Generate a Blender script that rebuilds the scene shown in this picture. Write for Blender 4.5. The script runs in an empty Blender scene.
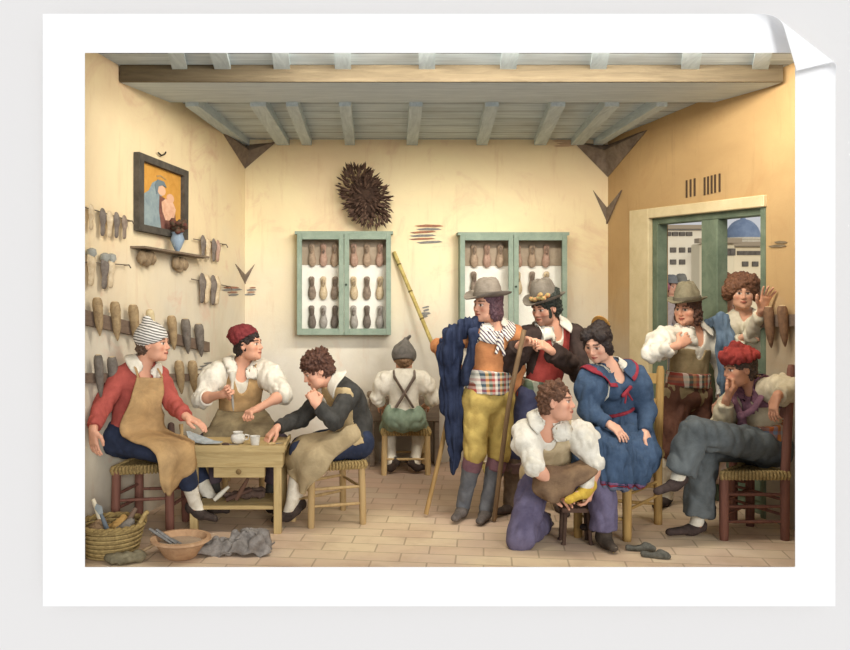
import bpy, bmesh, math, random
import numpy as np
from mathutils import Vector, Matrix, noise as mn
random.seed(7)
SC = bpy.context.scene
COL = SC.collection
PI = math.pi
F = 900.0; CX = 375.0; CY = 275.0; EYE = 1.74          # focal length in pixels, principal point, eye height
def P(px, py, Y): return np.array([(px-CX)*Y/F, Y, EYE-(py-CY)*Y/F])
def V(*a): return np.array(a, float)
def nrm(v):
    v = np.asarray(v, float); return v/(np.linalg.norm(v)+1e-9)
def lerp(a, b, t): return np.asarray(a)*(1-t)+np.asarray(b)*t
SAT = .86
def lin(h):
    h = h.lstrip('#'); c = [int(h[i:i+2], 16)/255 for i in (0, 2, 4)]; g = .3*c[0]+.59*c[1]+.11*c[2]; c = [min(1, g+(x-g)*SAT) for x in c]
    return tuple((x/12.92 if x <= .04045 else ((x+.055)/1.055)**2.4) for x in c)+(1.0,)
# ------------------------------------------------------------------ materials
MATS = {}
class NT:
    def __init__(s, name):
        s.m = bpy.data.materials.new(name); s.m.use_nodes = True; s.t = s.m.node_tree
        s.t.nodes.clear(); s.out = s.n('ShaderNodeOutputMaterial'); s.b = s.n('ShaderNodeBsdfPrincipled')
        s.l(s.b.outputs[0], s.out.inputs[0]); s.tc = s.n('ShaderNodeTexCoord')
    def n(s, ty, **kw):
        q = s.t.nodes.new(ty)
        for k, v in kw.items(): setattr(q, k, v)
        return q
    def l(s, a, b): s.t.links.new(a, b)
    def noise(s, scale, detail=4, vec=None, rough=.6, dist=0):
        q = s.n('ShaderNodeTexNoise'); q.inputs['Scale'].default_value = scale; q.inputs['Detail'].default_value = detail
        q.inputs['Roughness'].default_value = rough; q.inputs['Distortion'].default_value = dist
        s.l(vec or s.tc.outputs['Object'], q.inputs['Vector']); return q.outputs['Fac']
    def ramp(s, fac, stops, interp='LINEAR'):
        q = s.n('ShaderNodeValToRGB'); q.color_ramp.interpolation = interp
        e = q.color_ramp.elements
        while len(e) < len(stops): e.new(.5)
        for k, (p, c) in enumerate(stops):
            e[k].position = p; e[k].color = lin(c) if isinstance(c, str) else (c, c, c, 1)
        s.l(fac, q.inputs[0]); return q.outputs[0]
    def mix(s, fac, a, b, mode='MIX'):
        q = s.n('ShaderNodeMix', data_type='RGBA', blend_type=mode)
        for v, i in ((fac, 0), (a, 6), (b, 7)):
            if isinstance(v, (int, float)): q.inputs[i].default_value = v
            elif isinstance(v, str): q.inputs[i].default_value = lin(v)
            else: s.l(v, q.inputs[i])
        return q.outputs[2]
    def mapr(s, v, a, b, c=0, d=1):
        q = s.n('ShaderNodeMapRange'); s.l(v, q.inputs[0])
        for i, x in enumerate((a, b, c, d)): q.inputs[i+1].default_value = x
        return q.outputs[0]
    def sep(s, vec=None):
        q = s.n('ShaderNodeSeparateXYZ'); s.l(vec or s.tc.outputs['Object'], q.inputs[0]); return q.outputs
    def fin(s, col, rough=.8, bump=None, bs=.2, spec=.25):
        if isinstance(col, str): s.b.inputs['Base Color'].default_value = lin(col)
        else: s.l(col, s.b.inputs['Base Color'])
        s.b.inputs['Roughness'].default_value = rough; s.b.inputs['Specular IOR Level'].default_value = spec
        if bump is not None:
            q = s.n('ShaderNodeBump'); q.inputs['Strength'].default_value = bs; q.inputs['Distance'].default_value = .01
            s.l(bump, q.inputs['Height']); s.l(q.outputs[0], s.b.inputs['Normal'])
        return s.m
def wash(c1, c2=None, scale=9, rough=.85, spec=.2, bs=.25):
    """a hand-coloured look: two tints of one colour mixed by a soft noise"""
    key = ('wash', c1, c2, scale, rough)
    if key in MATS: return MATS[key]
    if c2 is None: c2 = c1
    t = NT('wash_'+c1.strip('#'))
    f = t.noise(scale, 5, rough=.65, dist=.4)
    f2 = t.mapr(f, .35, .65)
    g = t.noise(90, 2)
    MATS[key] = t.fin(t.mix(f2, c1, c2), rough, g, bs, spec); return MATS[key]
def wood(c1, c2, axis='Z', scale=6):
    key = ('wood', c1, c2, axis, scale)
    if key in MATS: return MATS[key]
    t = NT('wood_'+c1.strip('#')); mp = t.n('ShaderNodeMapping'); t.l(t.tc.outputs['Object'], mp.inputs[0])
    s = [9, 9, 9]; s['XYZ'.index(axis)] = .8; mp.inputs['Scale'].default_value = s
    f = t.noise(scale, 6, mp.outputs[0], .7, .8)
    f2 = t.noise(2.5, 3)
    c = t.mix(t.mapr(f, .3, .7), c1, c2); c = t.mix(t.mapr(f2, .5, .9, 0, .45), c, c2)
    MATS[key] = t.fin(c, .75, f, .3); return MATS[key]
def plaid(cols, base, sx=30, sz=24, key=None):
    k = ('plaid', tuple(cols), base, sx, sz)
    if k in MATS: return MATS[k]
    t = NT('plaid'); x, y, z = t.sep()
    a = t.n('ShaderNodeMath', operation='ADD'); t.l(x, a.inputs[0]); t.l(y, a.inputs[1])
    def band(v, s, c):
        m = t.n('ShaderNodeMath', operation='MULTIPLY'); t.l(v, m.inputs[0]); m.inputs[1].default_value = s
        fr = t.n('ShaderNodeMath', operation='FRACT'); t.l(m.outputs[0], fr.inputs[0])
        st = [(i/len(c), q) for i, q in enumerate(c)]
        return t.ramp(fr.outputs[0], st, 'CONSTANT')
    c = t.mix(.42, band(a.outputs[0], sx/4, cols), band(z, sz/3, [base, cols[0], base, cols[-1]]))
    MATS[k] = t.fin(c, .85, t.noise(80, 2), .2); return MATS[k]
def stripes(c1, c2, s=40, dirv=(0, 0, 1), width=.5):
    k = ('str', c1, c2, s, dirv)
    if k in MATS: return MATS[k]
    t = NT('stripes'); d = t.n('ShaderNodeVectorMath', operation='DOT_PRODUCT'); t.l(t.tc.outputs['Object'], d.inputs[0]); d.inputs[1].default_value = dirv
    m = t.n('ShaderNodeMath', operation='MULTIPLY_ADD'); t.l(d.outputs['Value'], m.inputs[0]); m.inputs[1].default_value = s
    n = t.noise(12, 2); t.l(n, m.inputs[2])
    fr = t.n('ShaderNodeMath', operation='FRACT'); t.l(m.outputs[0], fr.inputs[0])
    MATS[k] = t.fin(t.ramp(fr.outputs[0], [(0, c1), (width, c2)], 'CONSTANT'), .85); return MATS[k]
def hairmat(c1, c2):
    k = ('hair', c1, c2)
    if k in MATS: return MATS[k]
    t = NT('hair'); f = t.noise(60, 4, dist=1.5)
    MATS[k] = t.fin(t.mix(t.mapr(f, .35, .65), c1, c2), .6, f, .5, .3); return MATS[k]
def colmat(name='skin'):
    if name in MATS: return MATS[name]
    t = NT(name); a = t.n('ShaderNodeVertexColor'); a.layer_name = 'Col'
    f = t.noise(14, 4)
    c = t.mix(t.mapr(f, .4, .75, 0, .22), a.outputs[0], '#c98a66')
    MATS[name] = t.fin(c, .6, None, 0, .3); return MATS[name]
# ------------------------------------------------------------------ objects
def tag(o, label=None, cat=None, group=None, kind=None):
    if label: o['label'] = label
    if cat: o['category'] = cat
    if group: o['group'] = group
    if kind: o['kind'] = kind
    return o
def thing(name, loc, label, cat, group=None):
    o = bpy.data.objects.new(name, None); COL.objects.link(o); o.empty_display_size = .1
    o.location = tuple(float(v) for v in loc); return tag(o, label, cat, group)
def rootloc(o):
    p = np.zeros(3)
    while o is not None: p = p+np.array(o.location); o = o.parent
    return p
def link(name, verts, faces, mats, parent=None, smooth=True, midx=None, cols=None):
    verts = np.asarray(verts, float)
    off = rootloc(parent)
    me = bpy.data.meshes.new(name)
    me.from_pydata((verts-off).tolist(), [], faces if isinstance(faces, list) else faces.tolist())
    if not isinstance(mats, (list, tuple)): mats = [mats]
    for m in mats: me.materials.append(m)
    if midx is not None: me.polygons.foreach_set('material_index', np.asarray(midx, np.int32))
    if smooth: me.polygons.foreach_set('use_smooth', np.ones(len(me.polygons), bool))
    if cols is not None:
        at = me.color_attributes.new('Col', 'FLOAT_COLOR', 'POINT'); at.data.foreach_set('color', np.asarray(cols, np.float32).ravel())
    me.update()
    o = bpy.data.objects.new(name, me); COL.objects.link(o); o.parent = parent
    return o
class MB:
    """collects simple shaped pieces into ONE mesh"""
    def __init__(s): s.v = []; s.f = []; s.m = []
    def add(s, v, f, m=0):
        b = len(s.v); s.v += [tuple(x) for x in v]; s.f += [tuple(i+b for i in q) for q in f]; s.m += [m]*len(f); return s
    def box(s, c, h, R=None, m=0, bev=.0):
        """box with chamfered edges; R rows are its axes"""
        R = np.eye(3) if R is None else np.asarray(R); c = np.asarray(c, float); h = np.asarray(h, float)
        b = bev if bev else min(h)*.12
        bm = bmesh.new(); bmesh.ops.create_cube(bm, size=2)
        for v in bm.verts: v.co = Vector((v.co.x*h[0], v.co.y*h[1], v.co.z*h[2]))
        bmesh.ops.bevel(bm, geom=bm.edges[:], offset=b, segments=1, affect='EDGES')
        vs = [c+v.co.x*R[0]+v.co.y*R[1]+v.co.z*R[2] for v in bm.verts]
        fs = [[v.index for v in f.verts] for f in bm.faces]; bm.verts.index_update(); bm.free()
        return s.add(vs, fs, m)
    def tube(s, pts, r, n=10, m=0, flat=None, cap=True):
        pts = [np.asarray(p, float) for p in pts]; k = len(pts)
        r = [r]*k if np.isscalar(r) else r
        base = len(s.v); up = None
        for i in range(k):
            t = nrm(pts[min(i+1, k-1)]-pts[max(i-1, 0)])
            if up is None: up = nrm(np.cross(t, V(.13, .21, 1) if abs(t[2]) < .95 else V(1, .1, 0)))
            up = nrm(up-t*np.dot(up, t)); w = np.cross(t, up)
            for j in range(n):
                a = 2*PI*j/n; s.v.append(tuple(pts[i]+r[i]*(math.cos(a)*up+math.sin(a)*w*(flat or 1))))
        for i in range(k-1):
            for j in range(n):
                a = base+i*n+j; b = base+i*n+(j+1) % n
                s.f.append((a, b, b+n, a+n)); s.m.append(m)
        if cap:
            s.f.append(tuple(base+j for j in range(n))[::-1]); s.m.append(m)
            s.f.append(tuple(base+(k-1)*n+j for j in range(n))); s.m.append(m)
        return s
    def lathe(s, prof, c=(0, 0, 0), R=None, n=24, m=0, fn=None):
        R = np.eye(3) if R is None else np.asarray(R); c = np.asarray(c, float); base = len(s.v); k = len(prof)
        for (r, z) in prof:
            for j in range(n):
                a = 2*PI*j/n; q = V(r*math.cos(a), r*math.sin(a), z)
                if fn: q = fn(q, a)
                s.v.append(tuple(c+q[0]*R[0]+q[1]*R[1]+q[2]*R[2]))
        for i in range(k-1):
            for j in range(n):
                a = base+i*n+j; b = base+i*n+(j+1) % n
                s.f.append((a, b, b+n, a+n)); s.m.append(m)
        s.f.append(tuple(base+j for j in range(n))[::-1]); s.m.append(m)
        s.f.append(tuple(base+(k-1)*n+j for j in range(n))); s.m.append(m)
        return s
    def prism(s, poly, d, m=0):
        """poly: 3d points of a flat outline, extruded by vector d"""
        n = len(poly); a = [np.asarray(p, float) for p in poly]; b = [p+np.asarray(d) for p in a]
        return s.add(a+b, [tuple(range(n)), tuple(range(2*n-1, n-1, -1))]+[(i, i+n, (i+1) % n+n, (i+1) % n) for i in range(n)], m)
    def build(s, name, mats, parent=None, smooth=False):
        o = link(name, s.v, s.f, mats, parent, smooth, s.m)
        bm = bmesh.new(); bm.from_mesh(o.data); bmesh.ops.recalc_face_normals(bm, faces=bm.faces[:]); bm.to_mesh(o.data); bm.free()
        if smooth:
            o.data.set_sharp_from_angle(angle=math.radians(48))
        return o
def crom(p, n):
    """smooth curve through the points: Catmull-Rom"""
    p = [np.asarray(x, float) for x in p]
    q = [2*p[0]-p[1]]+p+[2*p[-1]-p[-2]]; out = []
    for i in range(len(p)-1):
        a, b, c, d = q[i:i+4]
        for j in range(n):
            t = j/n; out.append(.5*((2*b)+(-a+c)*t+(2*a-5*b+4*c-d)*t*t+(-a+3*b-3*c+d)*t**3))
    out.append(p[-1]); return out
def cloth(name, rows, mat, parent, thick=.008, fold=0., nf=6, n=7, seed=0, wr=.004, mats=None, mf=None, flip=1, hug=None):
    """a draped piece of cloth: rows of control points, made into a smooth double-sided sheet"""
    R1 = [crom(r, n) for r in rows]; cols = list(zip(*R1))
    C = [crom(c, n) for c in cols]                    # C[u][v]
    G = np.array(C); nu, nv, _ = G.shape
    du = np.gradient(G, axis=0); dv = np.gradient(G, axis=1); N = np.cross(du, dv); N /= (np.linalg.norm(N, axis=2, keepdims=True)+1e-9)
    N *= flip
    u = np.linspace(0, 1, nu)[:, None]; v = np.linspace(0, 1, nv)[None, :]
    if fold:
        amp = fold*(.3+.7*v)*np.sin(u*nf*2*PI+seed+1.2*np.sin(v*3+seed)); G = G+N*amp[..., None]
    for i in range(nu):
        for j in range(nv):
            G[i, j] += N[i, j]*wr*2*mn.noise(Vector(G[i, j]*14+seed))
    if hug is not None:
        G = hug(G.reshape(-1, 3)).reshape(G.shape)
        for _ in range(2):
            K = G.copy(); K[1:-1, 1:-1] = (G[1:-1, 1:-1]*2+G[2:, 1:-1]+G[:-2, 1:-1]+G[1:-1, 2:]+G[1:-1, :-2])/6; G = K
        G = hug(G.reshape(-1, 3)).reshape(G.shape)
        du = np.gradient(G, axis=0); dv = np.gradient(G, axis=1); N = np.cross(du, dv); N /= (np.linalg.norm(N, axis=2, keepdims=True)+1e-9)
    A = (G+N*thick/2).reshape(-1, 3); B = (G-N*thick/2).reshape(-1, 3); k = nu*nv; f = []; mi = []
    for i in range(nu-1):
        for j in range(nv-1):
            a = i*nv+j; q = (a, a+1, a+nv+1, a+nv); f.append(q); f.append(tuple(x+k for x in q[::-1]))
            mm = mf((i+.5)/(nu-1), (j+.5)/(nv-1)) if mf else 0; mi += [mm, mm]
    ring = [j for j in range(nv)]+[i*nv+nv-1 for i in range(1, nu)]+[(nu-1)*nv+j for j in range(nv-2, -1, -1)]+[i*nv for i in range(nu-2, 0, -1)]
    for a, b in zip(ring, ring[1:]+ring[:1]): f.append((b, a, a+k, b+k)); mi.append(0)
    o = link(name, np.vstack([A, B]), f, mats or mat, parent, True, mi)
    bm = bmesh.new(); bm.from_mesh(o.data); bmesh.ops.recalc_face_normals(bm, faces=bm.faces[:]); bm.to_mesh(o.data); bm.free()
    return o
# ------------------------------------------------------------------ distance-field modelling
class SDF:
    def __init__(s, h=.0065): s.ops = []; s.h = h; s.lo = V(9e9, 9e9, 9e9); s.hi = -s.lo
    def _g(s, lo, hi, mode):
        if mode == 'u': s.lo = np.minimum(s.lo, lo); s.hi = np.maximum(s.hi, hi)
    def cap(s, p0, r0, p1, r1, k=.02, mode='u', cut0=False, cut1=False, ax=None, q=1.0):
        """tapered capsule; ax,q: thinner by factor q along axis ax; cut: flat ends"""
        p0 = np.asarray(p0, float); p1 = np.asarray(p1, float); r = max(r0, r1)
        lo = np.minimum(p0, p1)-r; hi = np.maximum(p0, p1)+r; s._g(lo, hi, mode)
        s.ops.append(('c', lo, hi, k, mode, (p0, r0, p1, r1, cut0, cut1, ax, q))); return s
    def ell(s, c, rad, R=None, k=.02, mode='u'):
        c = np.asarray(c, float); rad = np.asarray(rad, float); R = np.eye(3) if R is None else np.asarray(R)
        e = np.abs(R.T) @ rad; s._g(c-e, c+e, mode)
        s.ops.append(('e', c-e, c+e, k, mode, (c, rad, R))); return s
    def box(s, c, half, R=None, rd=.01, k=.01, mode='u'):
        c = np.asarray(c, float); half = np.asarray(half, float); R = np.eye(3) if R is None else np.asarray(R)
        e = np.abs(R.T) @ half; s._g(c-e, c+e, mode)
        s.ops.append(('b', c-e, c+e, k, mode, (c, half, R, rd))); return s
    def chain(s, pts, rs, **kw):
        for i in range(len(pts)-1): s.cap(pts[i], rs[i], pts[i+1], rs[i+1], **kw)
        return s
    def half(s, p, n, k=.004):
        """keep only the side the normal does NOT point to"""
        s.ops.append(('h', None, None, k, 'i', (np.asarray(p, float), nrm(n)))); return s
    def _ev(s, op, X, Y, Z):
        ty, lo, hi, k, mode, a = op
        if ty == 'c':
            p0, r0, p1, r1, c0, c1, ax, q = a; d = p1-p0; L = max(d@d, 1e-9)
            vx, vy, vz = X-p0[0], Y-p0[1], Z-p0[2]
            t = (vx*d[0]+vy*d[1]+vz*d[2])/L; tc = np.clip(t, 0, 1)
            vx = vx-tc*d[0]; vy = vy-tc*d[1]; vz = vz-tc*d[2]
            r = r0+(r1-r0)*tc
            if ax is not None:
                w = vx*ax[0]+vy*ax[1]+vz*ax[2]; g = (1/q-1)*w
                vx = vx+g*ax[0]; vy = vy+g*ax[1]; vz = vz+g*ax[2]
                f = np.sqrt(vx*vx+vy*vy+vz*vz)-r; f = f*(q+.15 if q < .8 else q)
            else: f = np.sqrt(vx*vx+vy*vy+vz*vz)-r
            if c0: f = np.maximum(f, -t*math.sqrt(L))
            if c1: f = np.maximum(f, (t-1)*math.sqrt(L))
            return f
        if ty == 'e':
            c, rad, R = a; v = [X-c[0], Y-c[1], Z-c[2]]
            w = [v[0]*R[i][0]+v[1]*R[i][1]+v[2]*R[i][2] for i in range(3)]
            k0 = np.sqrt(sum((w[i]/rad[i])**2 for i in range(3))); k1 = np.sqrt(sum((w[i]/rad[i]**2)**2 for i in range(3)))
            return k0*(k0-1)/np.maximum(k1, 1e-6)
        if ty == 'b':
            c, hf, R, rd = a; v = [X-c[0], Y-c[1], Z-c[2]]
            w = [np.abs(v[0]*R[i][0]+v[1]*R[i][1]+v[2]*R[i][2])-(hf[i]-rd) for i in range(3)]
            return np.sqrt(sum(np.maximum(q, 0)**2 for q in w))+np.minimum(np.maximum(np.maximum(w[0], w[1]), w[2]), 0)-rd
    def at(s, p):
        D = np.full(len(p), .3); X, Y, Z = p[:, 0], p[:, 1], p[:, 2]
        for op in s.ops:
            ty, l, u, k, mode, a = op
            if ty == 'h': D = np.maximum(D, (p-a[0]) @ a[1]); continue
            f = s._ev(op, X, Y, Z)
            if mode == 'u': D = np.minimum(D, f)-np.maximum(k-np.abs(D-f), 0)**2/(4*k)
            elif mode == 's': D = np.maximum(D, -f)
        return D
    def mesh(s):
        h = s.h; pad = .03; lo = s.lo-pad; n = np.ceil((s.hi+pad-lo)/h).astype(int)+1
        xs = [(lo[i]+h*np.arange(n[i])).astype(np.float32) for i in range(3)]
        D = np.full(n, .06, np.float32)
        for op in s.ops:
            ty, l, u, k, mode, a = op
            if ty == 'h':
                p, nn = a; f = (xs[0][:, None, None]-p[0])*nn[0]+(xs[1][None, :, None]-p[1])*nn[1]+(xs[2][None, None, :]-p[2])*nn[2]
                D = np.maximum(D, f.astype(np.float32)); continue
            m = k+.03
            i0 = np.clip(((l-m-lo)/h).astype(int), 0, n-1); i1 = np.clip(((u+m-lo)/h).astype(int)+2, 0, n)
            if np.any(i1 <= i0): continue
            sl = tuple(slice(i0[i], i1[i]) for i in range(3))
            f = s._ev(op, xs[0][sl[0]][:, None, None], xs[1][sl[1]][None, :, None], xs[2][sl[2]][None, None, :]).astype(np.float32)
            g = D[sl]
            if mode == 'u': D[sl] = np.minimum(g, f)-np.maximum(k-np.abs(g-f), 0)**2/(4*k)
            elif mode == 's': f = -f; D[sl] = np.maximum(g, f)+np.maximum(k-np.abs(g-f), 0)**2/(4*k)
            elif mode == 'i':
                E = np.full(n, .06, np.float32); E[sl] = np.maximum(g, f); D = E
        D[0] = D[-1] = .06; D[:, 0] = D[:, -1] = .06; D[:, :, 0] = D[:, :, -1] = .06
        S = D < 0
        c = np.zeros(n-1, np.int8)
        for dx in (0, 1):
            for dy in (0, 1):
                for dz in (0, 1): c += S[dx:n[0]-1+dx, dy:n[1]-1+dy, dz:n[2]-1+dz]
        act = (c > 0) & (c < 8); idx = np.argwhere(act); N = len(idx)
        if N == 0: return np.zeros((0, 3)), np.zeros((0, 4), int)
        ID = np.full(n-1, -1, np.int32); ID[act] = np.arange(N)
        acc = np.zeros((N, 3)); cnt = np.zeros(N); I, J, K = idx.T
        cor = [(a, b, q) for a in (0, 1) for b in (0, 1) for q in (0, 1)]
        vals = {cc: D[I+cc[0], J+cc[1], K+cc[2]] for cc in cor}
        for a in cor:
            for ax in range(3):
                if a[ax]: continue
                b = list(a); b[ax] = 1; b = tuple(b); va, vb = vals[a], vals[b]; m = (va < 0) != (vb < 0)
                t = np.where(m, va/np.where(m, va-vb, 1), 0)
                q = np.tile(np.array(a, float), (N, 1)); q[:, ax] += t
                acc[m] += q[m]; cnt[m] += 1
        vv = (idx+acc/np.maximum(cnt, 1)[:, None])*h+lo
        fs = []
        for ax in range(3):
            o1, o2 = (ax+1) % 3, (ax+2) % 3
            A = [slice(None)]*3; B = [slice(None)]*3; A[ax] = slice(0, -1); B[ax] = slice(1, None)
            sa = S[tuple(A)]; sb = S[tuple(B)]; ch = np.argwhere(sa != sb)
            ch = ch[(ch[:, o1] > 0) & (ch[:, o2] > 0) & (ch[:, o1] < n[o1]-1) & (ch[:, o2] < n[o2]-1)]
            ins = sa[tuple(ch.T)]
            def cell(d1, d2):
                q = ch.copy(); q[:, o1] -= d1; q[:, o2] -= d2; return ID[tuple(q.T)]
            q = np.stack([cell(1, 1), cell(0, 1), cell(0, 0), cell(1, 0)], 1)
            q[~ins] = q[~ins][:, ::-1]; fs.append(q)
        return vv, np.vstack(fs)
    def build(s, name, mat, parent, wr=0., wf=14., seed=0, colf=None, smooth_it=1, an=None, calm=None):
        v, f = s.mesh()
        if len(v) == 0: return None
        # light relaxing takes the grid steps out
        for _ in range(smooth_it):
            acc = np.zeros_like(v); cnt = np.zeros(len(v))
            for i in range(4):
                a, b = f[:, i], f[:, (i+1) % 4]
                np.add.at(acc, a, v[b]); np.add.at(cnt, a, 1)
            v = v*.5+.5*acc/np.maximum(cnt, 1)[:, None]
        if wr:
            fn = np.cross(v[f[:, 2]]-v[f[:, 0]], v[f[:, 3]]-v[f[:, 1]]); N = np.zeros_like(v)
            for i in range(4): np.add.at(N, f[:, i], fn)
            N /= (np.linalg.norm(N, axis=1, keepdims=True)+1e-12)
            sc = V(wf, wf, wf*.55) if an is None else np.asarray(an)*wf
            w = v*sc+seed*3.7
            d = np.array([abs(mn.noise(Vector(q)))*1.7-.35+.5*mn.noise(Vector(q*2.1)) for q in w])
            if calm is not None: d = d*calm(v)
            v = v+N*(wr*d)[:, None]
        cols = None
        if colf is not None: cols = colf(v)
        return link(name, v, f, mat, parent, True, None, cols)
# ------------------------------------------------------------------ people
HANDN = 0
def frame(f, u):
    f = nrm(f); u = nrm(np.asarray(u, float)-f*np.dot(f, u)); return np.array([np.cross(f, u), f, u])
class Person:
    def __init__(s, label, J, face, up=(0, 0, 1), skin='#e0a07e', brow='#4a3023', lip='#b5503f', hs=1.0, group=None, fem=False, base=None, toward=None, name='person', cat='person', stub=None):
        s.J = {k: np.asarray(v, float) for k, v in J.items()}; J = s.J
        s.g = .92 if fem else 1.0; s.fem = fem; s.hs = hs
        if 'wst' not in J: J['wst'] = lerp(J['pel'], J['nk'], .38)
        if 'ch' not in J: J['ch'] = lerp(J['wst'], J['nk'], .55)
        lat = nrm(J['sb']-J['sa']); s.up = nrm(J['nk']-J['pel'])
        s.lat = nrm(lat-s.up*np.dot(lat, s.up)); s.fw = np.cross(s.up, s.lat)     # fw: along the chest depth
        if np.dot(s.fw, face) < 0: s.fw = -s.fw
        if 'ha' not in J:
            hl = nrm(J['hipdir']) if 'hipdir' in J else nrm(s.lat*V(1, 1, .0))
            J['ha'] = J['pel']-hl*.085*s.g; J['hb'] = J['pel']+hl*.085*s.g
        s.R = frame(face, up)
        b = base if base is not None else [J['pel'][0], J['pel'][1], 0]
        s.root = thing(name, b, label, cat, group); s.solids = []
        s.skin, s.brow, s.lip, s.stub = skin, brow, lip, stub; s.hands = {}
    def hp(s, x, y, z): return s.J['hd']+s.hs*(x*s.R[0]+y*s.R[1]+z*s.R[2])
    def hell(s, S, c, r, k=.015, mode='u'): return S.ell(s.hp(*c), V(*r)*s.hs, s.R, k, mode)
    # body pieces, o = how far outside the skin
    def torso(s, S, o=0, k=.035, lo=True, sh=True):
        J, g = s.J, s.g; q = .7
        if lo:
            S.cap(J['ha'], .09*g+o, J['hb'], .09*g+o, k)
            S.cap(J['pel'], .12*g+o, J['wst'], .112*g+o, k, ax=s.fw, q=.78)
        S.cap(J['wst'], .115*g+o, J['ch'], .142*g+o, k, ax=s.fw, q=q)
        if sh:
            S.cap(J['sa']+s.lat*.01, .052*g+o, J['sb']-s.lat*.01, .052*g+o, k)
            S.cap(J['nk'], .05*g+o, J['sa'], .045*g+o, k); S.cap(J['nk'], .05*g+o, J['sb'], .045*g+o, k)
            S.cap(J['ch'], .13*g+o, lerp(J['ch'], J['nk'], .55), .11*g+o, k, ax=s.fw, q=q)
        if s.fem:
            for t in (-1, 1): S.ell(lerp(J['ch'], J['nk'], .1)+s.fw*.075+s.lat*.06*t, V(.055, .055, .055)+o, k=.03)
        return S
    def arm(s, S, d, o=0, t=2.0, k=.02, puff=0, cut=True, t0=0, end=0):
        J, g = s.J, s.g; a, e, w = J['s'+d], J['e'+d], J['w'+d]
        r = [.049*g+o, .039*g+o+puff*.3, .026*g+o+end]
        tu = min(t, 1)
        if t0 < 1: S.cap(a, r[0]+puff, lerp(a, e, tu), r[0]+(r[1]-r[0])*tu+(puff*.7 if t <= 1 else 0), k, cut1=cut and t <= 1)
        if puff: S.ell(lerp(a, e, .3), V(1, 1, 1)*(r[0]+puff*1.5), k=.03)
        if t > 1: 
            S.cap(e if t0 < 1 else lerp(e, w, t0-1), r[1], lerp(e, w, t-1), r[1]+(r[2]-r[1])*(t-1), k, cut1=cut, cut0=t0 >= 1)
            if o < .004: S.ell(lerp(e, w, .3), V(1, 1, 1)*.041*g, k=.03)
        return S
    def leg(s, S, d, o=0, t=2.0, k=.03, wide=0, cut=True, t0=0):
        J, g = s.J, s.g; a, e, w = J['h'+d], J['k'+d], J['a'+d]
        r = [.082*g+o, .055*g+o+wide*.4, .036*g+o+wide]; tu = min(t, 1)
        if t0 < 1: S.cap(a, r[0], lerp(a, e, tu), r[0]+(r[1]-r[0])*tu, k, cut1=cut and t <= 1)
        if t > 1: S.cap(lerp(e, w, max(t0-1, 0)), r[1]+(r[2]-r[1])*max(t0-1, 0), lerp(e, w, t-1), r[1]+(r[2]-r[1])*(t-1), k, cut1=cut, cut0=t0 >= 1)
        if t > 1.4 and wide == 0:
            c = nrm(w-e); bk = s.fw*-1; bk = nrm(bk-c*np.dot(bk, c)); S.ell(lerp(e, w, .3)+bk*.012, V(.05, .05, .05)*g+o*.6, k=.04)
        return S
    def hand(s, d, to=None, n=(0, 0, -1), curl=.5, spread=.0, thumb=.6, side=None):
        """to: point the fingers aim at; n: way the palm faces"""
        s.hands[d] = (to, n, curl, spread, thumb, side)
    def _hand(s, S, d):
        J = s.J; w = J['w'+d]; to, n, curl, spread, thumb, side = s.hands.get(d, (None, (0, 0, -1), .5, 0, .6, None))
        f = nrm((np.asarray(to, float)-w) if to is not None else (w-J['e'+d]))
        n = nrm(np.asarray(n, float)-f*np.dot(f, n)); lt = np.cross(f, n)
        sg = side if side is not None else (1 if d == 'a' else -1); lt = lt*sg          # lt points to the thumb side
        z = s.g*1.02
        S.cap(w-f*.01, .025*z, w+f*.03*z, .027*z, .02, ax=n, q=.72)
        S.box(w+f*.052*z, V(.036, .043, .014)*z, np.array([lt, f, n]), .012, .012)
        L = [.072, .08, .075, .058]; 
        for i in range(4):
            x = (1.5-i)*.0205*z; ang = (1.5-i)*(.06+spread)
            d0 = nrm(f*math.cos(ang)+lt*math.sin(ang)); p = w+f*.088*z+lt*x
            ll = L[i]*z; c = curl*(.9+.12*i); r = .0093*z; cur = c*.7; prev = p-f*.012
            for sgm, fr in ((0, .45), (1, .32), (2, .25)):
                dd = d0*math.cos(cur)+n*math.sin(cur); q = prev+dd*(ll*fr+(.012 if sgm == 0 else 0))
                S.cap(prev, r, q, r*.93, .004); prev = q; r *= .93; cur += c
        tb = w+f*.02*z+lt*.026*z; t1 = tb+nrm(lt*.9+f*.75+n*(.2+curl*.3))*.042*z
        t2 = t1+nrm(f*1.0+lt*(.7-thumb)+n*(.2+curl*.5))*.032*z; t3 = t2+nrm(f*1.0+lt*(.5-thumb)+n*(.1+curl*.5))*.024*z
        S.cap(tb, .016*z, t1, .0125*z, .012); S.cap(t1, .0125*z, t2, .011*z, .006); S.cap(t2, .011*z, t3, .0088*z, .006)
    def _head(s, S):
        J = s.J; h = s.hs
        S.cap(lerp(J['nk'], J['hd'], -.05), .056*s.g, s.hp(0, -.02, -.04), .052*s.g*h, .03)
        H = lambda c, r, k=.015, mode='u': s.hell(S, c, r, k, mode)
        H((0, -.015, .03), (.075, .095, .092), .02)
        H((0, .025, -.04), (.056, .066, .078), .03)
        H((0, .072, -.094), (.022, .02, .02), .025)
        for t in (-1, 1):
            H((.046*t, .052, -.022), (.024, .028, .028), .03); H((.04*t, .03, -.075), (.026, .04, .028), .03)
        S.cap(s.hp(-.034, .08, .027), .011*h, s.hp(.034, .08, .027), .011*h, .02)
        for t in (-1, 1):
            H((.031*t, .1, .006), (.017, .02, .0115), .012, 's'); H((.031*t, .073, .005), (.0145, .0145, .0115), .004)
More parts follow.
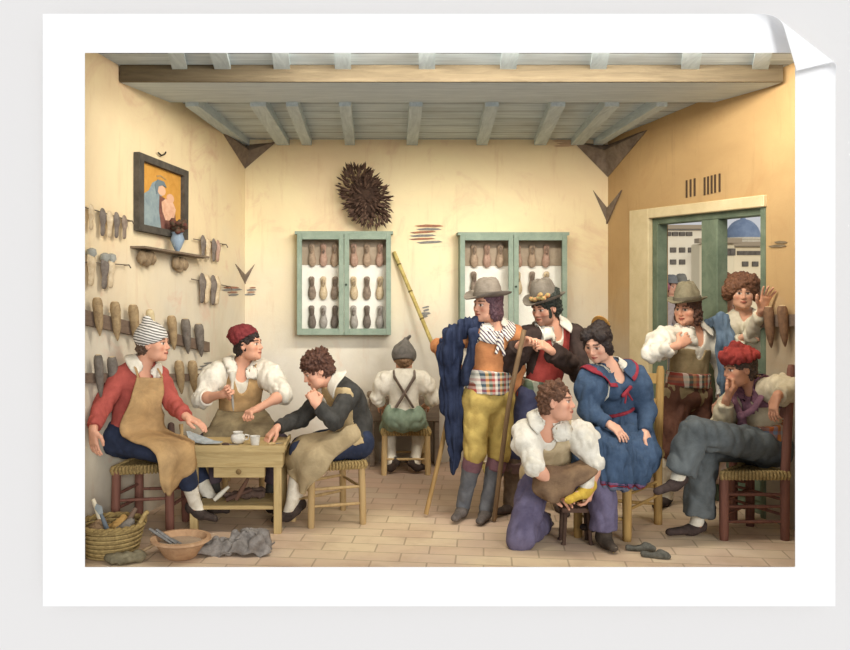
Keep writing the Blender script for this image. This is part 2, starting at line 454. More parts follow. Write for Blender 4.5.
        S.cap(s.hp(0, .086, .012), .0075*h, s.hp(0, .108, -.026), .0095*h, .014)
        for t in (-1, 1): H((.011*t, .096, -.031), (.0085, .011, .0075), .008)
        S.cap(s.hp(-.018, .087, -.054), .006*h, s.hp(.018, .087, -.054), .006*h, .008); H((0, .094, -.054), (.016, .008, .006), .006)
        H((0, .091, -.066), (.016, .009, .007), .006)
        for t in (-1, 1): H((.078*t, -.008, -.004), (.01, .02, .032), .006); H((.083*t, -.002, .0), (.006, .009, .018), .003, 's')
    def body(s, bare=(), h=.0055):
        S = SDF(h); s.torso(S, 0); s.solids.append(S)
        for d in 'ab':
            s.arm(S, d, 0, 2, cut=False); s._hand(S, d)
            s.leg(S, d, 0, 2, cut=False)
            a, t = s.J['a'+d], s.J['t'+d]
            S.cap(a, .036, a+V(0, 0, -.035)-nrm(t-a)*.02, .03, .02); S.cap(a+V(0, 0, -.03), .034, t, .022, .03, ax=V(0, 0, 1), q=.8)
        s._head(S)
        sk = np.array(lin(s.skin)); ln = np.array(lin(s.lip)); br = np.array(lin(s.brow)); rd = np.array(lin('#cf6a4c')); wh = np.array(lin('#dccbb8')); ir = np.array(lin('#2c1c14'))
        def colf(v):
            c = np.tile(sk, (len(v), 1)); q = (v-s.J['hd']) @ s.R.T/s.hs; x, y, z = np.abs(q[:, 0]), q[:, 1], q[:, 2]
            near = (np.linalg.norm(q, axis=1) < .16) & (y > .02)
            def put(m, col, a): c[:] = np.where((near & m)[:, None], c*(1-a)+col*a, c)
            b = np.clip(1-np.sqrt(((x-.045)/.024)**2+((z+.03)/.022)**2), 0, 1)*near; c[:] = c*(1-.6*b[:, None])+rd*.6*b[:, None]
            b = np.clip(1.3-np.sqrt((x/.016)**2+((z+.03)/.014)**2), 0, 1)*near*(y > .09); c[:] = c*(1-.3*b[:, None])+rd*.3*b[:, None]
            if s.stub:
                m = (z < -.035) & (z > -.13) & ((x > .028) | (z < -.078) | (z > -.049) & (z < -.04)) & (y > 0); c[:] = np.where((m & (np.linalg.norm(q, axis=1) < .15))[:, None], c*.5+np.array(lin(s.stub))*.5, c)
            put((x < .023) & (np.abs(z+.06) < .0095*(1.15-x/.03)) & (y > .06), ln, .9)
            put((x < .024) & (np.abs(z+.0605) < .0028), np.array(lin('#6e2a22')), .8)
            e = ((x-.031)/.0155)**2+((z-.005)/.0085)**2; put((e < 1.15) & (y > .045), wh, .95); put((((x-.031)**2+(z-.005)**2) < .0092**2) & (y > .045), ir, .95)
            put((np.abs(x-.031) < .018) & (np.abs(z-.0135-.05*(.03-x)*0) < .0035) & (y > .045), br*.6, .75)
            put((x > .012) & (x < .05) & (np.abs(z-.033+(x-.03)**2*9) < .0055) & (y > .04), br, .9)
            return c
        s.b = S.build('body', colmat(), s.root, colf=colf, smooth_it=1); return s.b
    def sd(s, h=.008): return SDF(h)
    def hug(s, off):
        def fn(P_):
            P_ = P_.copy()
            for _ in range(3):
                f = lambda q: np.min([S.at(q) for S in s.solids], axis=0)
                d = f(P_); e = .004; g = np.stack([(f(P_+V(*[e*(i == j) for j in range(3)]))-d)/e for i in range(3)], 1)
                g /= (np.linalg.norm(g, axis=1, keepdims=True)+1e-6); P_ += g*np.clip(off-d, 0, .05)[:, None]
            return P_
        return fn
    def calm(s, v):
        a, b = s.J['pel']-s.up*.1, s.J['nk']; d = b-a; t = np.clip((v-a) @ d/(d @ d), 0, 1); r = v-a-t[:, None]*d
        r = r-np.outer(r @ s.fw, s.fw)*.25
        return np.clip((np.linalg.norm(r, axis=1)-.15)/.06, .22, 1)
    def out(s, S, name, mat, wr=.006, wf=14, seed=None, parent=None, an=None, it=1, solid=False, calm=False):
        global HANDN; HANDN += 1
        if solid: s.solids.append(S)
        return S.build(name, mat, parent or s.root, calm=s.calm if calm else None, wr=wr, wf=wf, seed=seed if seed is not None else HANDN, an=an, smooth_it=it)
    # garments
    def shirt(s, mat, o=.014, sl=(2, 2), name='shirt', vneck=.5, puff=0, lo=True, wr=.008, end=0, wide=0, cutz=None, front=False, h=.0075):
        S = s.sd(h); s.torso(S, o, lo=lo)
        for d, t in zip('ab', sl):
            if t: s.arm(S, d, o+wide, t, puff=puff, end=end)
        if vneck:
            c = s.J['nk']+s.fw*.07-s.up*.01
            S.ell(c, V(.05, .05, .05+.09*vneck), np.array([s.lat, s.fw, s.up]), .01, 's')
        up = nrm(s.J['hd']-s.J['nk']); S.cap(s.J['nk']+up*.035, .056*s.g+.006, s.J['nk']+up*.14, .075, .01, 's')
        if front:                                   # an open jacket
            c = s.J['ch']+s.fw*.12-s.up*.08
            S.box(c, V(.07 if front is True else front, .1, .42), np.array([s.lat, s.fw, s.up]), .02, .01, 's')
        if cutz is not None: S.half(cutz[0], cutz[1])
        return s.out(S, name, mat, wr, solid=True, calm=True)
    def vest(s, mat, o=.026, name='waistcoat', neck=.9, wr=.004, lo=False, cutz=None, wid=.09):
        S = s.sd(.007); s.torso(S, o, lo=lo)
        up = nrm(s.J['hd']-s.J['nk']); S.cap(s.J['nk']+up*.0, .085, s.J['nk']+up*.2, .12, .01, 's')
        c = s.J['nk']+s.fw*.09-s.up*.02; S.ell(c, V(.055, .07, .06+.1*neck), np.array([s.lat, s.fw, s.up]), .01, 's')
        for d in 'ab':
            j = s.J['s'+d]; sg = 1 if d == 'b' else -1
            S.cap(j+s.lat*sg*.02+s.up*.03-s.fw*.2, wid, j+s.lat*sg*.02+s.up*.03+s.fw*.2, wid, .015, 's')
        if cutz: S.half(*cutz)
        return s.out(S, name, mat, wr, solid=True)
    def band(s, mat, name='sash', t0=.0, t1=.35, o=.03, wr=.004):
        a, b = lerp(s.J['pel'], s.J['nk'], t0), lerp(s.J['pel'], s.J['nk'], t1)
        S = s.sd(.007); S.cap(lerp(a, b, -.6), .13*s.g+o, lerp(a, b, 1.6), .12*s.g+o, .01, ax=s.fw, q=.8); S.half(a, -s.up); S.half(b, s.up)
        return s.out(S, name, mat, wr, 20, solid=True)
    def trousers(s, mat, o=.018, t=(1.9, 1.9), wide=.0, name='trousers', wr=.007, h=.008):
        S = s.sd(h); J = s.J; S.cap(J['ha'], .092*s.g+o, J['hb'], .092*s.g+o, .03); kk = .012; S.cap(J['pel'], .122*s.g+o, lerp(J['pel'], J['wst'], .5), .117*s.g+o, .03, ax=s.fw, q=.78, cut1=True)
        for d, q in zip('ab', t): s.leg(S, d, o, q, wide=wide, k=kk)
        return s.out(S, name, mat, wr, 11, solid=True)
    def stocking(s, mat, d, t0=1.3, o=.006, t=1.98, wr=.002, name='stocking'):
        S = s.sd(.007); s.leg(S, d, o, 2.0, t0=t0, k=.02, cut=False); a_, t_ = s.J['a'+d], s.J['t'+d]; S.cap(a_, .037+o*.5, a_+V(0, 0, -.025)+nrm(t_-a_)*.04, .032, .02)
        return s.out(S, name, mat, wr)
    def shoe(s, mat, d, o=.01, low=True, lace=None):
        S = s.sd(.006); a, t = s.J['a'+d], s.J['t'+d]; f = nrm(t-a); up = nrm(V(0, 0, 1)-f*f[2]) if abs(f[2]) < .9 else V(0, -1, 0)
        heel = a-up*.035-f*.022
        S.cap(heel+up*.01, .034+o, a-up*.03+f*.05, .034+o*.6, .02); S.cap(a-up*.032+f*.04, .036+o*.4, t, .026+o*.5, .03, ax=up, q=.75)
        if not low: S.cap(a-up*.03, .038+o, a+up*.05, .04+o, .02, cut1=True)
        else: S.cap(a+up*.03+f*.01, .043, a+up*.1+f*.01, .06, .01, 's')
        S.half(heel-up*.042, -up)
        return s.out(S, 'shoe', mat, .001)
    def hair(s, mat, style='short', wr=.01, wf=38):
        S = s.sd(.006); H = lambda c, r, k=.015, mode='u': s.hell(S, c, r, k, mode)
        if style == 'short': H((0, -.022, .038), (.088, .104, .098)); H((0, -.06, -.03), (.07, .06, .06), .03)
        elif style == 'curly':
            H((0, -.02, .045), (.1, .112, .105)); H((0, -.06, -.02), (.085, .07, .07), .03)
            for i in range(16):
                a = i*2.4; z = .02+.09*((i*7) % 5)/5; H((.075*math.cos(a), -.02+.08*math.sin(a), z+.01), (.036, .036, .034), .012)
        elif style == 'long':
            H((0, -.025, .035), (.09, .102, .098)); H((0, -.06, -.05), (.082, .06, .09), .03)
            for t in (-1, 1): H((.074*t, -.01, -.05), (.028, .05, .07), .02)
        elif style == 'updo':
            H((0, -.02, .035), (.088, .102, .094)); H((0, -.085, .08), (.055, .055, .055), .015)
            for t in (-1, 1): H((.072*t, .012, -.015), (.03, .045, .045), .015); H((.076*t, .0, -.055), (.022, .03, .035), .01); H((.05*t, .03, .075), (.045, .06, .04), .01)
        elif style == 'big':
            H((0, -.03, .05), (.135, .12, .11), .02)
            for i in range(22):
                a = i*2.4; z = -.03+.16*((i*7) % 9)/9; H((.115*math.cos(a), -.03+.09*math.sin(a), z), (.04, .04, .04), .012)
        fr = .012 if style in ('big', 'curly') else 0
        H((0, .1, -.032 if style != 'updo' else -.02), (.067 if style != 'updo' else .06, .085, .088-fr), .012, 's'); H((0, .075, -.1), (.085, .1, .07), .01, 's')
        if style in ('short', 'curly'):
            S.cap(s.hp(0, 0, -.13), .05*s.hs, s.hp(0, -.01, -.06), .05*s.hs, .01, 's')
            for t in (-1, 1): H((.09*t, .016, -.03), (.036, .036, .05), .006, 's')
        return s.out(S, 'hair', mat, wr, wf, an=(1, 1, 1))
    def sideburn(s, mat):
        for t in (-1, 1): S = s.sd(.005); s.hell(S, (.062*t, .032, -.03), (.016, .022, .045), .01); s.out(S, 'sideburn', mat, .003, 50)
    def hat(s, mat, brim=.145, h=.12, tilt=(0, 0), rim=.02, mat2=None, z0=.062, taper=.8, crown=.098, droop=.0, flower=None, name='hat'):
        f = s.R[1]; u = nrm(s.R[2]+s.R[0]*tilt[0]+s.R[1]*tilt[1]); R = frame(f, u); c = s.hp(0, -.012, z0)
        pr = [(crown*1.02, -.004), (brim*.8, -.006), (brim, 0), (brim+.003, .006), (brim*.8, .006), (crown*1.05, .008), (crown*1.0, .02), (crown*.97, h*.45), (crown*taper, h*.8), (crown*taper*.82, h*.96), (crown*taper*.4, h*1.02), (.003, h*1.0)]
        def fn(q, a):
            r = math.hypot(q[0], q[1]); w = max(0, (r-crown)/(brim-crown+1e-6)) if r > crown else 0
            q = q*V(.94, 1.08, 1); q[2] += w*(rim*abs(math.cos(a))**2-droop*max(0, math.sin(a)))+.006*math.sin(3*a+1)*min(1, q[2]*8+w); return q
        m = MB(); m.lathe(pr, c, R, 28, fn=fn); o = m.build(name, mat, s.root, True)
        if mat2:
            m = MB(); m.lathe([(crown*1.03, .006), (crown*1.07, .01), (crown*1.03, .034), (crown*.9, .034)], c, R, 28, fn=fn); m.build('hat_band', mat2, o, True)
        if flower:
            S = SDF(.005)
            for i, (a, z) in enumerate(flower[1]):
                q = V(math.cos(a)*crown*1.1, math.sin(a)*crown*1.2, z); S.ell(c+q[0]*R[0]+q[1]*R[1]+q[2]*R[2], V(.02, .02, .017), k=.003)
            S.build('flower_trim', flower[0], o, wr=.004, wf=60)
        return o
    def collar(s, mat, name='collar', w=.055, o=.03, gap=.5, z=.035, n=14):
        """turned-down collar round the neck, open in front"""
        u = nrm(s.J['hd']-s.J['nk']); c = s.J['nk']+u*z; f = nrm(s.fw-u*np.dot(s.fw, u)); l = np.cross(f, u)
        r0 = []; r1 = []; r2 = []
        for i in range(n):
            a = PI/2+gap+(2*PI-2*gap)*i/(n-1); d = l*math.cos(a)+f*math.sin(a)
            fr = max(0, math.sin(a)); r0.append(c+d*.066+u*(.022)-u*fr*.03); r1.append(c+d*.085+u*.012-u*fr*.035); r2.append(c+d*(.088+w*.9)-u*(w*.55+fr*w*.9))
        return cloth(name, [r0, r1, r2], mat, s.root, .007, n=4, wr=.003, hug=s.hug(.012))
    def report(s, nm):
        J = s.J; L = lambda a, b: round(float(np.linalg.norm(J[a]-J[b])), 2)
        print('LIMB', nm, 'ua', L('sa', 'ea'), L('sb', 'eb'), 'fa', L('ea', 'wa'), L('eb', 'wb'), 'th', L('ha', 'ka'), L('hb', 'kb'), 'sh', L('ka', 'aa'), L('kb', 'ab'), 'torso', L('pel', 'nk'), 'neck', L('nk', 'hd'), 'shw', L('sa', 'sb'), 'ankz', round(J['aa'][2], 2), round(J['ab'][2], 2), 'toe', L('aa', 'ta'), L('ab', 'tb'))
# ------------------------------------------------------------------ the room
BL = V(-1.209, 8.37, 0); BR = V(2.167, 8.37, 0)            # back corners
LF = V(-1.87, 5.80, 0); RF = V(2.866, 6.14, 0)             # a point on the splayed left and right wall
DL = nrm(LF-BL); DR = nrm(RF-BR); YO = 5.363                # YO: front opening of the set
NL = V(-DL[1], DL[0], 0); NL = NL if NL[0] > 0 else -NL     # wall normals, into the room
NR = V(-DR[1], DR[0], 0); NR = NR if NR[0] < 0 else -NR
def on_wall(B, D, px, py, off=0., N=None):
    k = (px-CX)/F; t = (k*B[1]-B[0])/(D[0]-k*D[1]); p = B+D*t; p = p+(N*off if N is not None else 0)
    return V(p[0], p[1], EYE-(py-CY)*p[1]/F)
def lw(px, py, off=0.): return on_wall(BL, DL, px, py, off, NL)
def rw(px, py, off=0.): return on_wall(BR, DR, px, py, off, NR)
def bw(px, py, off=0.): p = P(px, py, 8.37-off); return p
def fl(px, py, z=0.): Y = EYE*F/(py-CY); return V((px-CX)*Y/F, Y, z)
def ceil_z(y): return EYE+1.26+.0856*(8.37-y)
UZ = V(0, 0, 1)
def wallmat(name, up, up2, low, low2, zs=(.9, 2.1), stain='#c98f62', warm='#e3b49a', sc=.9, ss=.45):
    t = NT(name); x, y, z = t.sep()
    a = t.mix(t.mapr(t.noise(sc, 5, rough=.6, dist=.6), .35, .65), up, up2)
    b = t.mix(t.mapr(t.noise(1.3, 6, rough=.65, dist=.5), .35, .65), low, low2)
    zz = t.n('ShaderNodeMath', operation='MULTIPLY_ADD'); t.l(t.noise(1.2, 5, rough=.6), zz.inputs[0]); zz.inputs[1].default_value = 1.2; t.l(z, zz.inputs[2])
    c = t.mix(t.mapr(zz.outputs[0], zs[0]+.6, zs[1]+.6), b, a)
    c = t.mix(t.mapr(t.noise(1.7, 6, rough=.7, dist=1.2), .55, .78, 0, ss), c, warm)
    mp = t.n('ShaderNodeMapping'); t.l(t.tc.outputs['Object'], mp.inputs[0]); mp.inputs['Scale'].default_value = (4, 4, .5)
    c = t.mix(t.mapr(t.noise(3, 6, mp.outputs[0], .7), .56, .8, 0, .35), c, stain)
    # drips and grime near the floor
    g = t.mapr(zz.outputs[0], .55, 1.15, .75, 0); c = t.mix(g, c, '#a5937c')
    return t.fin(c, .95, t.noise(14, 8, rough=.7), .25, .1)
M_BACK = wallmat('back_plaster', '#f2dfac', '#ebd0a2', '#dfd8c7', '#cec5b2', warm='#dcae8a', ss=.8)
M_LEFT = wallmat('left_plaster', '#efd9a8', '#e7cb9d', '#dfd4bc', '#cfc3a8', zs=(1.3, 2.2), warm='#d9a585', ss=.75)
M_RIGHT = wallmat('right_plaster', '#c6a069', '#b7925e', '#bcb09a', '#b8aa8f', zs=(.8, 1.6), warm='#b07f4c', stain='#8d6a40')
def slab(name, p0, p1, z0a, z1a, z0b, z1b, N, th, mat, holes=None):
    """vertical wall between two plan points with thickness th away from the room"""
    m = MB(); a, b = V(p0[0], p0[1], 0), V(p1[0], p1[1], 0); d = -N*th
    m.prism([a+UZ*z0a, b+UZ*z0b, b+UZ*z1b, a+UZ*z1a], d); o = m.build(name, mat); o['kind'] = 'structure'; return o
def floormat():
    t = NT('brick_floor'); mp = t.n('ShaderNodeMapping'); t.l(t.tc.outputs['Object'], mp.inputs[0]); mp.inputs['Rotation'].default_value = (0, 0, .12)
    b = t.n('ShaderNodeTexBrick'); t.l(mp.outputs[0], b.inputs['Vector'])
    for k, v in (('Scale', 1.0), ('Brick Width', .34), ('Row Height', .17), ('Mortar Size', .006), ('Mortar Smooth', .3), ('Bias', 0)): b.inputs[k].default_value = v
    b.inputs['Color1'].default_value = (.2, .2, .2, 1); b.inputs['Color2'].default_value = (.8, .8, .8, 1); b.inputs['Mortar'].default_value = (0, 0, 0, 1)
    tone = t.mix(t.mapr(t.noise(.9, 4, dist=.5), .38, .62), '#e3cb9f', '#d3b79b')
    tone = t.mix(t.mapr(t.noise(2.3, 5), .5, .7, 0, .6), tone, '#b99a78')
    x, y, z = t.sep()
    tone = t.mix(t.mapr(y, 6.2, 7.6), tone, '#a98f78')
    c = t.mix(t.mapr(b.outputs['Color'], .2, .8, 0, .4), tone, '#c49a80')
    c = t.mix(t.mapr(t.noise(6, 5, rough=.7), .6, .8, 0, .4), c, '#a9a48f')
    c = t.mix(t.mapr(b.outputs['Fac'], 0, 1, 0, .5), c, '#8a6f56')
    inv = t.mapr(b.outputs['Fac'], 0, 1, 1, 0)
    return t.fin(c, .9, inv, .5, .15)
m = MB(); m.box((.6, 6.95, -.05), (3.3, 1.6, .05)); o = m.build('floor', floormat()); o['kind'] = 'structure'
T_ = .18
e0 = BL+DL*((YO-BL[1])/DL[1]); e1 = BR+DR*((YO-BR[1])/DR[1])
slab('wall_back', BL+V(-.3, 0, 0), BR+V(.3, 0, 0), 0, 3.02, 0, 3.02, V(0, -1, 0), T_, M_BACK)
slab('wall_left', BL, e0, 0, 3.02, 0, ceil_z(YO)+.02, NL, T_, M_LEFT)
# right wall with the door opening
def ru(px, z=0): q = rw(px, 300); return V(q[0], q[1], z)
DZ0, DZ1 = 0.0, 2.235
da, db = ru(650), ru(765)
m = MB()
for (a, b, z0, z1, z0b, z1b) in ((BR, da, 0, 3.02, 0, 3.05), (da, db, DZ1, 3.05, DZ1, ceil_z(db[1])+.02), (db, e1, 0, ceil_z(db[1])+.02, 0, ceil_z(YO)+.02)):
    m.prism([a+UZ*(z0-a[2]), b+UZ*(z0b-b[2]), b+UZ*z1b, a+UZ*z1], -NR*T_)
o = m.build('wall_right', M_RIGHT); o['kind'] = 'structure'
M_GRN = wash('#75836a', '#5f6e58', 7); M_CREAM = wash('#dfcb9c', '#d2bd8c', 5)
# door surround, frame, posts and lower panels
droot = thing('door_1', da, None, None); del_keys = None; droot['kind'] = 'structure'
def wbox(m, B, D, N, pa, pb, z0, z1, n0, n1, mt=0):
    """box on a wall plane between plan points pa,pb, heights z0..z1, standing n0..n1 off the wall"""
    pa = V(pa[0], pa[1], 0); pb = V(pb[0], pb[1], 0); c = (pa+pb)/2+N*(n0+n1)/2+UZ*(z0+z1)/2
    m.box(c, (np.linalg.norm(pb-pa)/2, abs(n1-n0)/2, (z1-z0)/2), np.array([D, N, UZ]), mt, bev=min(.006, abs(n1-n0)*.2)); return m
m = MB(); wbox(m, BR, DR, NR, ru(632), ru(651), 0, 2.31, -.02, .03); wbox(m, BR, DR, NR, ru(651), ru(767), 2.225, 2.31, -.02, .03)
m.build('door_surround', M_CREAM, droot)
m = MB(); wbox(m, BR, DR, NR, ru(650), ru(655.5), 0, 2.235, -.12, -.02); wbox(m, BR, DR, NR, ru(761), ru(766), 0, 2.235, -.12, .01)
wbox(m, BR, DR, NR, ru(655), ru(761), 2.17, 2.235, -.12, -.02); m.build('door_frame', M_GRN, droot)
m = MB(); wbox(m, BR, DR, NR, ru(700), ru(716), 0, 2.17, -.11, -.01); m.build('mullion', M_GRN, droot)
m = MB(); wbox(m, BR, DR, NR, ru(716.5), ru(761), 0, 1.15, -.09, -.05); wbox(m, BR, DR, NR, ru(722), ru(756), .55, 1.05, -.05, -.035); wbox(m, BR, DR, NR, ru(722), ru(756), .1, .48, -.05, -.035)
m.build('door_leaf', M_GRN, droot)
# ceiling boards, joists, cross beam
M_BLUE = wood('#d0dadb', '#afbcbf', 'X', 3); M_BRN = wood('#75664c', '#584b36', 'X', 3); M_JST = wood('#cfdcdd', '#a9b8bb', 'Y', 3)
def ceilmat():
    t = NT('ceiling_boards'); x, y, z = t.sep()
    b = t.n('ShaderNodeMath', operation='MULTIPLY'); t.l(y, b.inputs[0]); b.inputs[1].default_value = 4.2
    fr = t.n('ShaderNodeMath', operation='FRACT'); t.l(b.outputs[0], fr.inputs[0])
    gap = t.ramp(fr.outputs[0], [(0, 1.0), (.04, 0.0)], 'CONSTANT')
    mp = t.n('ShaderNodeMapping'); t.l(t.tc.outputs['Object'], mp.inputs[0]); mp.inputs['Scale'].default_value = (.7, 9, 1)
    c = t.mix(t.mapr(t.noise(3, 5, mp.outputs[0]), .35, .65), '#cdd8d9', '#b0bdbf')
    c = t.mix(t.mapr(t.noise(1.1, 3), .45, .7, 0, .5), c, '#8f836e')
    return t.fin(t.mix(gap, c, '#4d4a42'), .9)
m = MB(); YF = 5.65
zb, zf = ceil_z(8.37), ceil_z(YF)
m.prism([V(-2.3, 8.4, ceil_z(8.4)), V(3.4, 8.4, ceil_z(8.4)), V(3.4, YF, zf), V(-2.3, YF, zf)], V(0, 0, .06))
ceil = m.build('ceiling', ceilmat()); ceil['kind'] = 'structure'
YB0, YB1 = 6.22, 6.93; zbm = EYE+1.33
m = MB(); xl = (121-CX)*YB0/F; xr = 2.81
wl = lambda y: BL[0]+DL[0]*(y-BL[1])/DL[1]; wr_ = lambda y: BR[0]+DR[0]*(y-BR[1])/DR[1]
m.prism([V(xl-.0, YB0, zbm+.0), V(xr, YB0, zbm), V(xr-.1, YB1, zbm-.0), V((145-CX)*YB1/F, YB1, zbm)], V(0, 0, .116))
bm_ = m.build('cross_beam', [M_BLUE], ceil)
m = MB(); m.box(((xl+xr)/2, YB0-.012, zbm+.058), ((xr-xl)/2, .014, .058)); m.build('beam_face', M_BRN, bm_)
def joist(px0, py0, px1, wpx, ya=YB1, yb=8.36, dp=.085):
    """joist running from the cross beam to the back wall, foot at px0 near the wall"""
    xa = (px1-CX)*ya/F*(1.0); xb = (px0-CX)*yb/F; w = wpx*yb/F/2
    za, zb2 = ceil_z(ya), ceil_z(yb)
    m = MB(); pts = []
    m.add([V(xa-w, ya, za-dp), V(xa+w, ya, za-dp), V(xb+w, yb, zb2-min(dp, .055)), V(xb-w, yb, zb2-min(dp, .055)), V(xa-w, ya, za+.01), V(xa+w, ya, za+.01), V(xb+w, yb, zb2+.01), V(xb-w, yb, zb2+.01)],
          [(0, 1, 2, 3), (7, 6, 5, 4), (0, 4, 5, 1), (1, 5, 6, 2), (2, 6, 7, 3), (3, 7, 4, 0)])
    m.build('joist', M_JST, ceil)
for (a, b, w) in ((244, 192, 11), (283, 258, 13), (307, 292, 10), (350, 345, 10), (412, 416, 11), (482, 492, 11), (540, 558, 12), (577, 612, 12), (598, 662, 9)):
    joist(a, 0, b, w)
for (a, b, w) in ((180, 173, 15), (223, 215, 16), (282, 279, 16), (343, 342, 16), (427, 427, 16), (508, 512, 16), (598, 603, 16), (690, 694, 18), (760, 766, 16)):
    ya, yb = YF+.01, YB0; joist(a, 0, b, w, ya, yb, .03)
# corner brackets under the ceiling and the small plaster scars (parts of their wall)
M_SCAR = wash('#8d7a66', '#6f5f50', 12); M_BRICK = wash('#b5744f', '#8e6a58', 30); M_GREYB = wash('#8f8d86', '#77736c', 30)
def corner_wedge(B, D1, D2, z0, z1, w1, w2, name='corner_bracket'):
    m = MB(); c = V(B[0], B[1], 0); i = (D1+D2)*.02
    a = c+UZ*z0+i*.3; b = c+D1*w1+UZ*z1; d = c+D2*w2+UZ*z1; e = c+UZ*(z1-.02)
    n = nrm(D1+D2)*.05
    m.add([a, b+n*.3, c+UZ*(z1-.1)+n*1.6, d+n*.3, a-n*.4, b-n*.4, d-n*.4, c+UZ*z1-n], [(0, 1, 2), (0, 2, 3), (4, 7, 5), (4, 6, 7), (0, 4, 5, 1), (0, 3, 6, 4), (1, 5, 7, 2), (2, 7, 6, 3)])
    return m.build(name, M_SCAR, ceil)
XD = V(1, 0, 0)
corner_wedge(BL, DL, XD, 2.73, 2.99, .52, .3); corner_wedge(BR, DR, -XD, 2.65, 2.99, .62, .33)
def scar(mk, px, py, w, h, n=4, mat=M_BRICK, mats=None, nm='exposed_brick', D=None):
    rnd = random.Random(int(px*7+py))
    m = MB()
    for i in range(n):
        yy = py-h/2+h*(i+.5)/n; a = px-w/2*rnd.uniform(.45, 1)+rnd.uniform(-2, 2); b = px+w/2*rnd.uniform(.4, 1); hh = h/n*rnd.uniform(.3, .5)
        dy = rnd.uniform(-.7, .7); q = [mk(a, yy, .004), mk(a*.85+b*.15, yy+hh, .004), mk(a*.3+b*.7, yy+hh*.8+dy, .004), mk(b, yy+dy, .004), mk(a*.15+b*.85, yy-hh+dy, .004), mk(a*.6+b*.4, yy-hh, .004)]
        nn = nrm(np.cross(q[1]-q[0], q[4]-q[0])); m.prism([x+nn*.003 for x in q], -nn*.006, m=i % (len(mats) if mats else 1))
    par = {bw: 'wall_back', lw: 'wall_left', rw: 'wall_right'}[mk]
    return m.build(nm, mats or mat, bpy.data.objects[par])
scar(bw, 427, 234, 38, 20, 6, mats=[M_BRICK, M_GREYB]); scar(bw, 425, 312, 12, 12, 4, M_GREYB)
scar(bw, 567, 142, 36, 10, 4, wash('#d8b48e', '#c9a37e'))
scar(lw, 232, 291, 22, 10, 4, mats=[M_BRICK, M_GREYB]); scar(bw, 252, 291, 16, 9, 4, mats=[M_BRICK, M_GREYB]); scar(lw, 210, 366, 30, 9, 3, M_GREYB)
scar(rw, 781, 244, 26, 8, 2, wash('#8d7a5c', '#6f5f46')); scar(rw, 636, 271, 10, 10, 3, wash('#8d8a70', '#7c7558'))
def chevron(mk, mk2, px, py, w, h, par):
    m = MB()
    for k, s in ((mk, -1), (mk2, 1)):
        q = [k(px, py+h, .008), k(px+s*w, py, .008), k(px, py+h*.55, .008)]; nn = nrm(np.cross(q[1]-q[0], q[2]-q[0])); m.prism(q, nn*.012)
    m.build('plaster_scar', M_SCAR, bpy.data.objects[par])
chevron(lw, bw, 245, 264, 10, 20, 'wall_back'); chevron(bw, rw, 608, 190, 15, 34, 'wall_right')
m = MB()
for i, x in enumerate([687, 691, 695, 705, 708.5, 712, 715.5, 720]):
    q = rw(x, 0); m.box(V(q[0], q[1], EYE-(189+i*-.9-CY)*q[1]/F)+NR*.004, (.008, .004, .07), np.array([DR, NR, UZ]))
m.build('tally_mark', wash('#4f3d2c'), bpy.data.objects['wall_right'])
# ------------------------------------------------------------------ the paper mount and the pale wall it hangs on
M_PAPER = NT('white_paper').fin('#fbfbfb', .6); M_PW = NT('pale_wall').fin('#e6e4e2', .95)
s_ = YO/F
def ring(name, y0, th, o4, i4, mat, cat=None):
    ox0, ox1, oz0, oz1 = o4; ix0, ix1, iz0, iz1 = i4; m = MB()
    for (a, b, c, d) in ((ox0, ox1, iz1, oz1), (ox0, ox1, oz0, iz0), (ox0, ix0, iz0, iz1), (ix1, ox1, iz0, iz1)):
        m.box(((a+b)/2, y0-th/2, (c+d)/2), ((b-a)/2, th/2, (d-c)/2), bev=.0004)
    return m.build(name, mat)
YS = YO-.09; k = YS/F
X_ = lambda px, Y=YS: (px-CX)*Y/F; Z_ = lambda py, Y=YS: EYE-(py-CY)*Y/F
o = ring('wall_front', YO, .03, (X_(-600), X_(1450), Z_(1250), Z_(-600)), (X_(72, YO), X_(806, YO), Z_(580, YO), Z_(44, YO)), M_PW); o['kind'] = 'structure'
